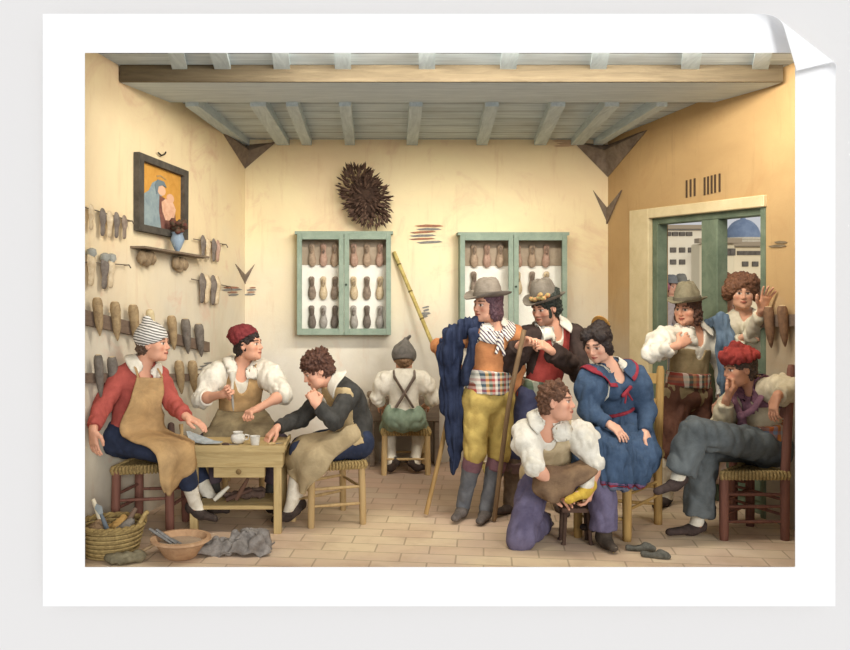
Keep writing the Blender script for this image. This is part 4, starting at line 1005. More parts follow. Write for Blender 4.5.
# cobbler's table
def table():
    x0, x1 = (189-CX)*6.07/F, (283-CX)*6.07/F; y0, y1 = 6.04, 6.46; zt = .575
    r = thing('cobbler_table', ((x0+x1)/2, (y0+y1)/2, 0), 'low pale wooden cobbler table with a drawer and crowded top', 'table')
    W = wood('#c9ad72', '#a88b54', 'X', 4); WZ = wood('#c9ad72', '#a88b54', 'Z', 4)
    m = MB(); m.box(((x0+x1)/2, (y0+y1)/2, zt-.012), ((x1-x0)/2+.015, (y1-y0)/2+.015, .012)); 
    m.box(((x0+x1)/2, y0-.008, zt+.004), ((x1-x0)/2+.015, .008, .018)); m.box((x0-.01, (y0+y1)/2, zt+.004), (.008, (y1-y0)/2, .018)); m.box((x1+.01, (y0+y1)/2, zt+.004), (.008, (y1-y0)/2, .018)); m.build('tabletop', W, r)
    m = MB()
    for y in (y0+.008, y1-.01): m.box(((x0+x1)/2, y, zt-.075), ((x1-x0)/2, .01, .05))
    for x in (x0+.01, x1-.01): m.box((x, (y0+y1)/2, zt-.075), (.01, (y1-y0)/2-.02, .05))
    m.build('apron_rail', W, r)
    for x in (x0+.035, x1-.035):
        for y in (y0+.03, y1-.03): m = MB(); m.box((x, y, (zt-.025)/2), (.026, .026, (zt-.025)/2)); m.build('leg', WZ, r)
    m = MB(); xa, xb = (214-CX)*6.07/F, (265-CX)*6.07/F; m.box(((xa+xb)/2, y0+.04, zt-.162), ((xb-xa)/2, .03, .036)); d = m.build('drawer', W, r)
    m = MB(); m.lathe([(.01, 0), (.016, .006), (.019, .016), (.01, .024)], ((xa+xb)/2, y0+.01, zt-.155), np.array([V(1, 0, 0), V(0, 0, 1), V(0, -1, 0)]), 12); m.build('knob', wash('#7d6238'), d, True)
    m = MB(); m.box(((x0+x1)/2, (y0+y1)/2, .17), ((x1-x0)/2-.05, (y1-y0)/2-.03, .012)); m.build('lower_shelf', W, r)
table()
def onpt(px, Y, z): return V((px-CX)*Y/F, Y, z)
TZ = .577
m = MB(); c = onpt(238, 6.22, TZ); m.lathe([(.03, 0), (.045, .012), (.052, .035), (.045, .058), (.03, .068), (.036, .08), (.03, .078), (.022, .06)], c, n=20)
o = m.build('glue_pot', wash('#d8d4c8', '#bdb8aa', 20), None, True); tag(o, 'rounded white glue pot in the middle of the table', 'pot')
m = MB(); m.tube([c+V(.047, 0, .06), c+V(.075, 0, .055), c+V(.07, 0, .03), c+V(.05, 0, .025)], .006, 7); m.build('handle', wash('#cfcabd'), o, True)
m = MB(); c = onpt(255, 6.16, TZ); m.lathe([(.028, 0), (.034, .05), (.036, .062), (.03, .06), (.026, .01)], c, n=18); o = m.build('cup', wash('#dad6ca', '#c2bdae', 20), None, True); tag(o, 'small straight white cup beside the glue pot', 'cup')
m = MB(); c = onpt(198, 6.2, TZ+.004)
m.add([c+V(a, b, z) for a, b, z in [(-.1, .09, .06), (-.06, .0, .012), (.05, -.06, .006), (.16, -.05, .008), (.17, .0, .008), (.06, .03, .012), (-.02, .1, .02), (-.09, .12, .06)]]+[c+V(a, b, z+.006) for a, b, z in [(-.1, .09, .06), (-.06, .0, .012), (.05, -.06, .006), (.16, -.05, .008), (.17, .0, .008), (.06, .03, .012), (-.02, .1, .02), (-.09, .12, .06)]],
      [tuple(range(8))[::-1], tuple(range(8, 16))]+[(i, (i+1) % 8, (i+1) % 8+8, i+8) for i in range(8)])
o = m.build('leather_piece', wash('#b9bfbd', '#98a09f', 20)); tag(o, 'curled pale grey leather piece at the left end of the table', 'leather')
def hammer(c, d, up, label, L=.24):
    r = thing('hammer', c, label, 'hammer'); d = nrm(d); up = nrm(up-d*np.dot(up, d)); s = np.cross(d, up)
    m = MB(); m.tube([c, c+d*L*.5, c+d*L], [.012, .01, .009], 8); m.build('handle', M_PALE, r, True)
    m = MB(); e = c+d*L; m.tube([e-s*.04, e-s*.025, e+s*.0, e+s*.03, e+s*.05], [.019, .017, .012, .009, .005], 10); m.build('hammer_head', wash('#5d5a55', '#474440'), r, True)
for (px, Y, a, L, lab, mt) in ((268, 6.12, .5, .09, 'short wooden awl lying at the right end of the table', M_PALE), (222, 6.13, -.3, .11, 'thin dark awl lying in front of the glue pot', wash('#5a463a'))):
    c = onpt(px, Y, TZ+.012); d = V(math.cos(a), math.sin(a), 0); r = thing('awl', c, lab, 'awl')
    m = MB(); m.tube([c, c+d*.02, c+d*.045, c+d*.055], [.006, .012, .01, .006], 8); m.build('handle', mt, r, True)
    m = MB(); m.tube([c+d*.052, c+d*(.055+L*.6)], [.004, .0015], 6); m.build('spike', wash('#77736c'), r, True)
# upright mallet standing on the lap board left of the table
S = SDF(.006); c = P(171, 432, 6.25); r = thing('mallet', c-UZ*.06, 'dark brown wooden mallet standing at the knee of the man in red', 'mallet')
S.cap(c-UZ*.035, .028, c+UZ*.045, .024, .01); S.build('mallet_head', wood('#5f463a', '#483329'), r)
m = MB(); m.tube([c+V(.07, 0, .055), c+V(.075, .0, -.01), c+V(.07, 0, -.06)], [.016, .012, .018], 9); m.build('handle', M_PALE, r, True)
# things on the lower shelf
rnd = random.Random(11)
for i, (px, L, a, col, lab) in enumerate(((214, .16, .9, '#d8cfb8', 'pale knife blade end leaning over the lower shelf'), (226, .2, .5, '#5a4034', 'dark tool handle leaning left on the lower shelf'), (236, .22, 1.2, '#6a4a38', 'brown tool handle sloping up on the lower shelf'))):
    c = onpt(px, 6.16, .2); d = V(math.cos(a), .12, math.sin(a)*.7); m = MB(); m.tube([c, c+d*L*.4, c+d*L], [.014, .018, .01], 8); tag(m.build('tool_handle', wash(col), None, True), lab, 'tool')
S = SDF(.009); c = onpt(244, 6.24, .215)
S.cap(c-V(.13, 0, 0), .02, c+V(.02, 0, .005), .028, .02); S.cap(c+V(.02, .0, .005), .03, c+V(.13, .02, .0), .02, .02); S.cap(c+V(.0, .08, 0), .03, c+V(.12, .1, .01), .022, .02)
tag(S.build('leather_scraps', wash('#4f3b32', '#6a5345', 30), None, .012, 30), 'heap of dark leather scraps on the lower shelf of the table', 'leather', kind='stuff')
# ------------------------------------------------------------------ floor things, front left
def basket(cx, cy_, zh, r0, r1, label):
    r = thing('wicker_basket', (cx, cy_, 0), label, 'basket'); c = V(cx, cy_, 0); m = MB(); rows = 13
    M_W = wash('#b79b5e', '#8a7040', 40)
    for i in range(rows):
        t = i/(rows-1); rr = lerp(r0, r1, t**.8); n = 56; pts = [c+V(math.cos(2*PI*j/n)*(rr+.006*math.cos(PI*(j//2*2+i))), math.sin(2*PI*j/n)*(rr+.006*math.cos(PI*(j//2*2+i))), .012+t*zh) for j in range(n+1)]
        m.tube(pts, zh/rows*.56, 6, cap=False)
    m.lathe([(.001, .006), (r0, .006), (r0, .02), (.001, .02)], c, n=24); b = m.build('basket_body', M_W, r, True)
    m = MB(); n = 60
    for k in range(2): m.tube([c+V(math.cos(2*PI*j/n)*(r1+.004+.009*math.cos(j*1.3+k*PI)), math.sin(2*PI*j/n)*(r1+.004+.009*math.cos(j*1.3+k*PI)), zh+.022+.009*math.sin(j*1.3+k*PI)) for j in range(n+1)], .012, 7, cap=False)
    m.build('plaited_rim', wash('#a78b50', '#7f673a', 30), r, True)
    for s in (0, PI):
        m = MB(); a0, a1 = s-.3, s+.3; A = c+V(math.cos(a0)*r1, math.sin(a0)*r1, zh+.02); B = c+V(math.cos(a1)*r1, math.sin(a1)*r1, zh+.02); mid = c+V(math.cos(s)*(r1+.03), math.sin(s)*(r1+.03), zh+.085)
        m.tube(crom([A, lerp(A, mid, .75)+UZ*.012, mid, lerp(B, mid, .75)+UZ*.012, B], 5), .014, 8); m.build('handle', M_W, r, True)
    return c
bc = basket((111-CX)*5.62/F, 5.62, .17, .15, .195, 'round wicker basket of tools at the lower left corner')
def stick(name, a, b, r, mat, label, cat, blade=None):
    o = thing(name, a, label, cat); m = MB(); m.tube([a, lerp(a, b, .2), lerp(a, b, .6), b], [r*.8, r*1.1, r, r*.7], 9); m.build('handle', mat, o, True)
    if blade: d = nrm(b-a); s = nrm(np.cross(d, V(0, 1, 0))); m = MB(); m.prism([b-s*r, b-s*r*1.6+d*blade*.6, b+s*.3*r+d*blade, b+s*r*1.8+d*blade*.7, b+s*r], V(0, .004, 0)); m.build('blade', wash('#a9b0ae', '#8a918f'), o)
    return o
stick('wooden_spatula', bc+V(-.03, 0, .12), P(93, 499, 5.66), .017, wash('#e8dcc0', '#d4c5a2'), 'white bone-like folding stick standing highest in the basket', 'tool')
stick('cobbler_knife', bc+V(.0, -.03, .12), P(101, 514, 5.6), .014, wash('#6a737a'), 'grey-bladed knife standing in the basket', 'knife', .07)
stick('tool_handle', bc+V(.05, .0, .1), P(136, 508, 5.68), .018, wash('#7d6350'), 'brown tool handle sloping right out of the basket', 'tool')
for (dx, dy, c1, c2, lab) in ((-.09, .0, '#a3835e', '#7e6246', 'brown leather roll at the left side of the basket'), (.03, .04, '#c79a52', '#a37a3c', 'ochre wooden last lying in the middle of the basket'), (.09, -.01, '#8d8478', '#6c6459', 'grey cloth bundle at the right side of the basket')):
    S = SDF(.008); q = bc+V(dx, dy, .16); S.cap(q+V(-.035, 0, -.02), .035, q+V(.03, .02, .035), .028, .02); S.ell(q+V(.01, -.02, 0), (.045, .04, .035)); tag(S.build('bundle' if 'bundle' in lab else ('leather_roll' if 'roll' in lab else 'shoe_last'), wash(c1, c2, 20), None, .006, 30), lab, 'bundle' if 'bundle' in lab else ('leather' if 'roll' in lab else 'shoe last'))
# clay bowl with tools
c = fl(178, 561); c = V(c[0], c[1]+.08, 0)
m = MB(); m.lathe([(.085, 0), (.1, .01), (.15, .085), (.165, .1), (.185, .108), (.185, .122), (.16, .124), (.145, .1), (.09, .02), (.001, .018)], c, n=36)
o = m.build('clay_bowl', wash('#c99f74', '#ad815a', 9), None, True); tag(o, 'wide terracotta bowl on the floor in front of the table', 'bowl')
m = MB(); m.lathe([(.001, .085), (.132, .085), (.134, .09), (.001, .092)], c, n=30); m.build('water', wash('#b8a084', '#a38b70', 8, .2), o, True)
for i, (px, py, lab, L) in enumerate(((150, 529, 'grey leather knife handle sticking out of the clay bowl, leftmost', .1), (157, 530, 'grey leather strap end sticking out of the clay bowl, second', .1), (166, 537, 'grey awl handle sticking out of the clay bowl, nearest its middle', .08))):
    a = c+V(-.05+.03*i, -.03, .09); b = P(px, py, 5.62); m = MB(); d = b-a; s = nrm(np.cross(d, V(0, 1, 0)))
    m.tube([a, lerp(a, b, .5), b], [.01, .016, .014], 8, flat=.6); tag(m.build('tool_handle', wash('#8c8a86', '#6f6c68', 25), None, True), lab, 'tool')
q = fl(146, 556); m = MB(); a, b = q+V(-.05, -.02, .02), q+V(.1, .05, .03)
m.tube([a, lerp(a, b, .5)+UZ*.03, b+UZ*.06], [.03, .026, .03], 10, flat=.35); tag(m.build('leather_offcut', wash('#c4a67c', '#a4855c', 20), None, True), 'tan leather offcut between the basket and the clay bowl', 'leather')
q = fl(121, 563); S = SDF(.008); S.ell(q+UZ*.028, (.1, .06, .035)); S.ell(q+V(.09, .03, .03), (.06, .05, .035), k=.02)
S.half(q+UZ*.002, -UZ); tag(S.build('cloth_rag', wash('#8a7f62', '#6c6248', 20), None, .01, 20), 'small olive-brown rag on the floor before the basket', 'rag')
# grey cloth heap
q = fl(241, 553)
zz = [[.01, .02, .012, .03, .015, .03, .01], [.02, .09, .02, .09, .07, .11, .015], [.01, .03, .08, .03, .16, .07, .03], [.03, .1, .03, .13, .09, .15, .02], [.01, .03, .08, .04, .14, .04, .01], [.008, .012, .01, .02, .02, .015, .008]]
rr_ = random.Random(4)
rows = [[q+V(-.25+.4*j/6+rr_.uniform(-.02, .02)+(.03 if i % 2 else 0), -.09+.2*i/5+rr_.uniform(-.012, .012), zz[i][j]) for j in range(7)] for i in range(6)]
tag(cloth('cloth_heap', rows, wash('#958d84', '#6e665e', 16), None, .01, wr=.03, n=8, fold=.008, nf=5), 'crumpled grey cloth heap on the floor in front of the table', 'cloth')
# slippers / scraps on the floor, right
for (px, py, lab, a) in ((641, 551, 'dark slipper lying on the floor below the woman, left one', .2), (656, 558, 'grey strapped slipper lying on the floor below the woman, front one', .5)):
    q = fl(px, py); d = V(math.cos(a), -math.sin(a)*.6, 0); S = SDF(.006); S.cap(q-d*.08+UZ*.018, .02, q+d*.05+UZ*.018, .026, .02); S.cap(q+d*.03+UZ*.03, .026, q+d*.08+UZ*.016, .016, .02); S.ell(q-d*.04+UZ*.05, (.04, .02, .022), k=.01, mode='s'); S.half(q+UZ*.001, -UZ)
    r = S.build('slipper', wash('#6d6a5e', '#4f4d44', 40), None, .002, 30); tag(r, lab, 'slipper', 'slippers on the floor')
# bench in front of the boy, against the back wall
r = thing('low_bench', (bw(404, 400)[0], 8.24, 0), 'dark weathered low workbench against the back wall before the boy', 'bench')
xa, xb = (369-CX)*8.2/F, (440-CX)*8.2/F; WB = wood('#877562', '#6b5b4b', 'X', 4)
m = MB(); m.box(((xa+xb)/2, 8.25, .60), ((xb-xa)/2, .1, .018)); m.build('bench_top', WB, r)
m = MB(); m.box(((xa+xb)/2, 8.165, .5), ((xb-xa)/2-.01, .012, .085)); m.build('bench_front', WB, r)
for x in (xa+.03, xb-.03): m = MB(); m.box((x, 8.25, .29), (.022, .08, .29)); m.build('leg', WB, r)
for i, (px, w_) in enumerate(((370, .03), (377, .024), (434, .02))):
    c = onpt(px, 8.23, .618); m = MB(); m.lathe([(w_*.7, 0), (w_, .02), (w_*.9, .05), (w_*.5, .06)], c, n=12); tag(m.build('pot', wash('#9a8a74', '#7c6c58', 30), None, True), 'tiny brown pot on the low bench, '+['at its left end', 'second from its left end', 'at its right end'][i], 'pot', 'pots on the low bench')
# staffs
def staff(pts, r, mat, label):
    m = MB(); m.tube(crom(pts, 5), r, 9); return tag(m.build('walking_staff', mat, None, True), label, 'staff')
staff([P(452, 395, 6.62), P(440, 455, 6.5), fl(426, 517)+UZ*.02], .017, wood('#b99154', '#93703c', 'Z', 3), 'straight wooden staff standing left of the navy cloak, foot on the floor')
# the foot rest of the kneeling cobbler
# ------------------------------------------------------------------ the people
def JP(**k): return {a: P(*b) for a, b in k.items()}
def tp(p, t, x, d): return lerp(p.J['pel'], p.J['nk'], t)+p.lat*x+p.fw*d
def foldcloth(p, name, rows, mat, **k): return cloth(name, rows, mat, p.root, **k)
WHT = wash('#e9e2d0', '#cfc6b0', 9); LEA = wash('#c39a62', '#a07d50', 7); NAVY = wash('#323b54', '#262d40', 9); DGRY = wash('#4b4944', '#36342f', 9)
STK = wash('#e8e0cc', '#cdc2a8', 12); BLK = wash('#4a3d36', '#342a25', 20); BRN_H = hairmat('#5c3c2a', '#3a2419'); DRK_H = hairmat('#3a2c26', '#231a17'); GRN_H = hairmat('#353a30', '#22261f')
HATG = wash('#8e8272', '#73685a', 12); HATD = wash('#7f7566', '#635a4d', 12)
# 1 the man in red with the striped cap
p = Person('seated man in red sweater, striped grey cap and long tan leather apron, reaching right', JP(pel=(128, 438, 6.15), nk=(141, 367, 6.12), hd=(154, 344, 6.1), sa=(122, 377, 6.06), sb=(158, 376, 6.24),
    ea=(102, 405, 5.9), wa=(93, 430, 5.74), eb=(173, 404, 6.12), wb=(187, 417, 5.97), ka=(180, 455, 5.88), kb=(188, 458, 6.4), aa=(196, 506, 6.08), ab=(212, 500, 6.32), ta=(214, 518, 6.08), tb=(226, 510, 6.34)), (1, -.22, .02), base=P(140, 520, 6.15)*V(1, 1, 0))
p1 = p; p.hand('a', P(95, 460, 5.72), (.4, .6, 0), .25, 0); p.hand('b', P(208, 427, 5.93), (0, 0, -1), .25, .02); p.body(); p.report('p1')
RED = wash('#c0564a', '#a04339', 8); p.shirt(RED, .018, (1.9, 1.9), 'sweater', vneck=.2, wide=.004, wr=.012); p.collar(WHT, w=.045)
p.trousers(NAVY, .02, (1.6, 1.6)); 
for d in 'ab': p.stocking(STK, d, 1.5); p.shoe(BLK, d)
p.hair(hairmat('#6d5340', '#4a3628'), 'short', .012)
S = SDF(.006); p.hell(S, (0, -.025, .05), (.1, .118, .095)); S.cap(p.hp(0, -.03, .1), .07*p.hs, p.hp(0, -.05, .165), .03, .03); p.hell(S, (0, .12, -.03), (.09, .085, .075), .01, 's'); S.half(p.hp(0, 0, .0), -nrm(p.R[2]*1-p.R[1]*.35))
p.out(S, 'striped_cap', stripes('#e4dfd4', '#6d6962', 55, (.25, .1, 1), .5), .004)
foldcloth(p, 'leather_apron', [[tp(p, .93, x, .15) for x in (-.1, 0, .09)], [tp(p, .6, x, .175) for x in (-.13, 0, .13)], [tp(p, .2, -.16, .17), tp(p, .22, 0, .2), tp(p, .25, .17, .18)],
    [P(150, 448, 5.72), P(168, 438, 5.85), P(190, 438, 6.3)], [P(158, 462, 5.66), P(177, 452, 5.72), P(195, 445, 5.92)], [P(160, 482, 5.69), P(173, 478, 5.73), P(188, 468, 5.92)], [P(164, 493, 5.71), P(171, 495, 5.74), P(182, 474, 5.92)]], LEA, thick=.01, fold=.008, nf=2, wr=.006, hug=p.hug(.018))
for s_ in (-1, 1): m = MB(); m.tube(crom([tp(p, .93, s_*.09, .15), tp(p, 1.0, s_*.085, .1), tp(p, 1.06, s_*.075, .02), tp(p, 1.03, s_*.05, -.06)], 4), [.01]*13, 6, flat=.5); m.build('apron_strap', LEA, p.root, True)
# 2 the man with the red knitted cap hammering
p = Person('seated man in white shirt, leather bib and dark red knitted cap behind the table', JP(pel=(240, 430, 6.95), nk=(240, 368, 6.85), hd=(249, 345, 6.8), sa=(217, 373, 6.8), sb=(265, 372, 6.9),
    ea=(201, 399, 6.66), wa=(224, 394, 6.47), eb=(284, 394, 6.72), wb=(257, 409, 6.52), ka=(207, 443, 6.56), kb=(279, 443, 6.56), aa=(216, 500, 6.55), ab=(270, 500, 6.55), ta=(208, 512, 6.42), tb=(276, 512, 6.42)), (.92, -.35, .08))
p2 = p; p.hand('a', P(236, 386, 6.4), (.3, -.9, .3), 1.25, 0, .9); p.hand('b', P(244, 414, 6.42), (-.2, -.3, -1), 1.2, 0, .9); p.body(); p.report('p2')
p.shirt(WHT, .02, (1.25, 1.2), vneck=.5, puff=.022, wr=.016)
p.hair(DRK_H, 'short', .016, 30)
S = SDF(.006); p.hell(S, (0, -.04, .07), (.106, .112, .092)); p.hell(S, (0, -.11, .1), (.06, .055, .05), .02); S.half(p.hp(0, 0, .05), -nrm(p.R[2]-p.R[1]*.6))
c = p.out(S, 'knitted_cap', wash('#8e3636', '#6e2428', 30), .006, 40)
S = SDF(.006); p.hell(S, (0, -.15, .075), (.032, .032, .032)); S.build('pompom', wash('#6e2428', '#8e3636', 40), c, .008, 60)
p.vest(LEA, .036, 'leather_bib', neck=1.0, wid=.1, lo=True); p.collar(WHT, w=.045)
p.trousers(wash('#5f5056', '#48393f', 8), .022, (1.7, 1.7))
for d in 'ab': p.stocking(DGRY, d, 1.6); p.shoe(BLK, d)
foldcloth(p, 'rolled_apron', [[P(218, 410, 6.78), P(240, 412, 6.74), P(264, 408, 6.82)], [P(210, 424, 6.62), P(240, 424, 6.6), P(272, 420, 6.66)], [P(204, 434, 6.52), P(240, 436, 6.52), P(280, 432, 6.54)], [P(206, 444, 6.49), P(240, 446, 6.49), P(276, 444, 6.5)]], wash('#93815c', '#6f6045', 8), thick=.014, fold=.018, nf=2.5, wr=.01, hug=p.hug(.02))
h0 = P(230, 392, 6.43)
# his hammer handle, held upright
r = thing('awl', h0, 'large wooden awl held upright in the fist of the man behind the table', 'awl')
m = MB(); m.tube([P(232, 389, 6.41), P(232.5, 382, 6.41), P(232.5, 377, 6.41), P(232.5, 372, 6.41), P(232.5, 371, 6.41)], [.012, .012, .024, .024, .012], 12); m.build('handle', wash('#e2dcc8', '#c9c1a8'), r, True)
m = MB(); m.tube([P(232, 393, 6.41), P(233, 406, 6.41), P(233.5, 411, 6.41)], [.009, .009, .002], 8); m.build('spike', wash('#a8a294', '#8a8478'), r, True)
# 3 the curly-haired man, chin on fist
p = Person('curly-haired man in dark sleeves and cream apron, bent over the table with fist at mouth', JP(pel=(352, 441, 6.42), wst=(356, 420, 6.42), ch=(348, 402, 6.4), nk=(335, 386, 6.4), hd=(317, 371, 6.38), sa=(327, 394, 6.53), sb=(350, 393, 6.26),
    ea=(300, 419, 6.5), wa=(277, 428, 6.34), eb=(334, 421, 6.12), wb=(317, 405, 6.12), ka=(302, 447, 6.55), kb=(301, 452, 6.2), aa=(296, 503, 6.42), ab=(291, 508, 6.22), ta=(280, 514, 6.42), tb=(275, 519, 6.2)), (-.9, -.3, -.45), up=(-.35, 0, 1))
p3 = p; p.hand('a', P(262, 443, 6.28), (0, 0, -1), .45, .03); p.hand('b', P(309, 388, 6.15), (-.3, .9, 0), 1.2, 0, .9); p.body(); p.report('p3')
p.shirt(DGRY, .02, (1.95, 1.95), 'dark_shirt', vneck=.3, wide=.003, wr=.012); p.collar(WHT, w=.05)
p.hair(hairmat('#6a4230', '#40261b'), 'curly', .02, 34)
p.trousers(NAVY, .024, (1.25, 1.25))
for d in 'ab': p.stocking(STK, d, 1.2); p.shoe(BLK, d)
APC = wash('#cfb684', '#ad9161', 7)
S = p.sd(.008); p.torso(S, .032, lo=True); S.half(tp(p, .95, 0, 0), nrm(p.up+p.fw*-.5)); S.half(tp(p, .5, 0, .02), -p.fw); S.half(tp(p, 0, 0, 0)+UZ*.0, -p.up)
p.out(S, 'apron_bib', APC, .004, solid=True)
foldcloth(p, 'apron_skirt', [[P(356, 424, 6.15), P(338, 428, 6.12), P(322, 434, 6.4)], [P(360, 438, 6.1), P(330, 438, 6.1), P(305, 435, 6.45)], [P(335, 458, 6.03), P(312, 450, 6.06), P(290, 446, 6.4)], [P(326, 472, 6.0), P(304, 468, 6.03), P(286, 458, 6.3)], [P(314, 482, 6.03), P(303, 484, 6.06), P(290, 470, 6.2)], [P(306, 490, 6.05), P(303, 494, 6.07), P(297, 482, 6.15)]], wash('#b39c72', '#927d58', 7), thick=.01, fold=.012, nf=2, wr=.006, hug=p.hug(.02))
# 4 the boy seen from behind
p = Person('boy seen from behind in white shirt, crossed braces and pointed grey cap, facing the wall', JP(pel=(404, 417, 7.72), nk=(404, 375, 7.74), hd=(404, 359, 7.78), sa=(386, 380, 7.72), sb=(422, 380, 7.72),
    ea=(377, 397, 7.76), wa=(383, 406, 7.94), eb=(434, 398, 7.76), wb=(425, 406, 7.94), ka=(388, 428, 8.02), kb=(420, 428, 8.02), aa=(392, 461, 7.87), ab=(415, 461, 7.87), ta=(386, 467, 7.9), tb=(423, 467, 7.9)), (.05, 1, -.35), fem=True, hs=1.02)
p.g = .84; p.hand('a', None, (0, 0, -1), .6); p.hand('b', None, (0, 0, -1), .6); p.body(h=.007); p.report('p4')
p.shirt(WHT, .022, (1.5, 1.5), vneck=0, puff=.014, wr=.014)
p.trousers(wash('#8a9c84', '#6f836c', 8), .03, (1.1, 1.1), wr=.014)
for d in 'ab': p.stocking(STK, d, 1.0, .012); p.shoe(BLK, d)
p.hair(hairmat('#8c6a48', '#6b4c32'), 'short')
S = SDF(.006); p.hell(S, (0, -.03, .03), (.104, .125, .1)); S.cap(p.hp(0, -.04, .08), .08, p.hp(.02, -.07, .155), .02, .03); S.cap(p.hp(.02, -.07, .155), .02, p.hp(.05, -.11, .17), .01, .01); S.half(p.hp(0, 0, -.025), -p.R[2])
p.out(S, 'pointed_cap', wash('#7a746c', '#5f5a54', 20), .005)
for s_ in (-1, 1):
    b_ = -p.fw; pts = []
    for t in np.linspace(0, 1, 9): pts.append(lerp(p.J['pel'], p.J['nk'], .25+.72*t)+p.lat*s_*(-.075+.16*t)*1+b_*(.135-.03*abs(t-.6)+(.012 if t < .5 else 0)*(s_ > 0)))
    pts.append(lerp(p.J['pel'], p.J['nk'], 1.0)+p.lat*s_*.09+b_*.05+UZ*.03); m = MB(); m.tube(pts, [.024]*len(pts), 8, flat=.35); m.build('brace', wash('#8e7d70', '#74655a'), p.root, True)
# 5 the man with the navy cloak
p = Person('man in grey hat, orange shirt and yellow breeches, navy cloak over one shoulder', JP(pel=(488, 399, 6.44), nk=(494, 328, 6.46), hd=(487, 305, 6.42), sa=(466, 337, 6.42), sb=(514, 335, 6.52),
    ea=(440, 347, 6.6), wa=(462, 376, 6.52), eb=(517, 370, 6.64), wb=(512, 401, 6.66), ka=(475, 452, 6.36), kb=(499, 453, 6.42), aa=(463, 505, 6.46), ab=(486, 508, 6.4), ta=(455, 518, 6.29), tb=(480, 521, 6.24)), (-.85, -.55, -.05))
p5 = p; p.hand('b', None, (-1, 0, 0), .4); p.body(); p.report('p5')
ORG = wash('#d48a50', '#b97040', 8); p.shirt(ORG, .018, (1.9, 1.9), 'orange_shirt', vneck=.5, wr=.012, lo=False); p.collar(WHT, w=.02)
p.trousers(wash('#cdb058', '#ac8d42', 7), .026, (1.12, 1.12), name='breeches', wr=.014)
for d in 'ab':
    p.stocking(wash('#77787a', '#5e6064', 10), d, 1.12, .012, wr=.006); S = p.sd(.007); p.leg(S, d, .02, 1.32, t0=1.1); p.out(S, 'garter', wash('#8e6468', '#75505a', 10), .003); p.shoe(wash('#6f655e', '#4f4741', 20), d)
SASH = plaid(['#b8483a', '#e0d8c4', '#3c4f6a', '#c8924a', '#4c5a44'], '#d9d0bc', 34, 40)
p.band(SASH, 'plaid_sash', .08, .4, .044, .004)
p.collar(stripes('#e3dccb', '#5a4a5c', 46, (.8, .3, .6), .55), 'checked_neckerchief', w=.055, o=.03, gap=.1, z=-.004)
c = p.J['nk']+p.fw*.135-p.up*.07; S = SDF(.005); S.cap(c+p.up*.02, .022, c-p.up*.02, .02, .01); S.cap(c-p.up*.02, .016, c-p.up*.1-p.lat*.03+p.fw*.01, .012); S.cap(c-p.up*.02, .016, c-p.up*.11+p.lat*.03+p.fw*.01, .012)
p.out(S, 'neckerchief_knot', stripes('#e3dccb', '#5a4a5c', 46, (.8, .3, .6), .55), .003, 40)
p.hair(hairmat('#6d4a50', '#452c34'), 'long', .01); p.hat(HATG, .165, .13, (.02, -.05), .035, wash('#6c6255'), droop=.01, name='felt_hat')
S = SDF(.009); k = dict(k=.035, ax=V(0, 1, 0), q=.75)
pts = [P(484, 323, 6.42), P(468, 325, 6.36), P(454, 336, 6.36), P(449, 356, 6.38), P(451, 380, 6.42), P(455, 410, 6.42), P(457, 440, 6.42), P(454, 472, 6.42)]
S.chain(pts, [.03, .05, .07, .08, .08, .08, .065, .02], **k); S.cap(P(474, 335, 6.3), .035, P(466, 380, 6.3), .03, .03); S.cap(P(446, 372, 6.4), .05, P(443, 345, 6.5), .04, .03)
p.out(S, 'navy_cloak', wash('#2d3752', '#20283e', 9), .03, 13, an=(2.0, 1.4, .22))
# 6 the man in the dark jacket leaning on the staff
p = Person('standing man in dark jacket, red waistcoat and flowered hat, leaning both hands on a staff', JP(pel=(541, 397, 6.64), nk=(552, 328, 6.62), hd=(545, 308, 6.56), sa=(530, 338, 6.58), sb=(572, 336, 6.7),
    ea=(508, 366, 6.46), wa=(520, 345, 6.3), eb=(580, 372, 6.52), wb=(550, 350, 6.34), ka=(515, 451, 6.52), kb=(560, 452, 6.6), aa=(511, 503, 6.62), ab=(560, 502, 6.66), ta=(497, 512, 6.46), tb=(566, 514, 6.48)), (-.75, -.6, -.25), stub='#4a3d34')
p6 = p; p.hand('a', P(532, 336, 6.24), (0, -.3, -1), .8, 0); p.hand('b', P(531, 337, 6.26), (-.2, .6, -.6), .9, 0); p.body(); p.report('p6')
JK = wash('#4b3a33', '#332722', 8); p.shirt(WHT, .014, (0, 0), 'shirt', vneck=.4); p.vest(wash('#b8453c', '#96342f', 8), .022, 'red_waistcoat', neck=.8, lo=True)
p.shirt(JK, .034, (1.92, 1.92), 'dark_jacket', vneck=1.2, wr=.016, front=.12, lo=False, wide=.01); p.collar(WHT, w=.06)
p.band(plaid(['#5c6f55', '#c9c3a8', '#3d4f44', '#8a8f70'], '#75836a', 34, 40), 'green_plaid_sash', -.02, .24, .044)
p.trousers(wash('#5b5d7c', '#454763', 8), .026, (1.05, 1.05), name='breeches')
for d in 'ab': p.stocking(wash('#8b7660', '#6e5b49', 8), d, 1.0, .022, wr=.008, name='legging'); S = p.sd(.007); p.leg(S, d, .03, 1.35, t0=1.15); p.out(S, 'garter', wash('#8e6f68', '#755a56', 10), .003); p.shoe(wash('#574840', '#40342e', 20), d)
p.hair(GRN_H, 'curly', .014); p.sideburn(GRN_H)
p.hat(HATD, .155, .15, (.04, -.02), .03, wash('#5f5548'), flower=(wash('#8a9a58', '#c9764a', 60), [(a, z) for a, z in ((1.7, .03), (2.0, .04), (2.3, .03), (2.6, .045), (2.15, .06), (1.4, .035))]), name='felt_hat')
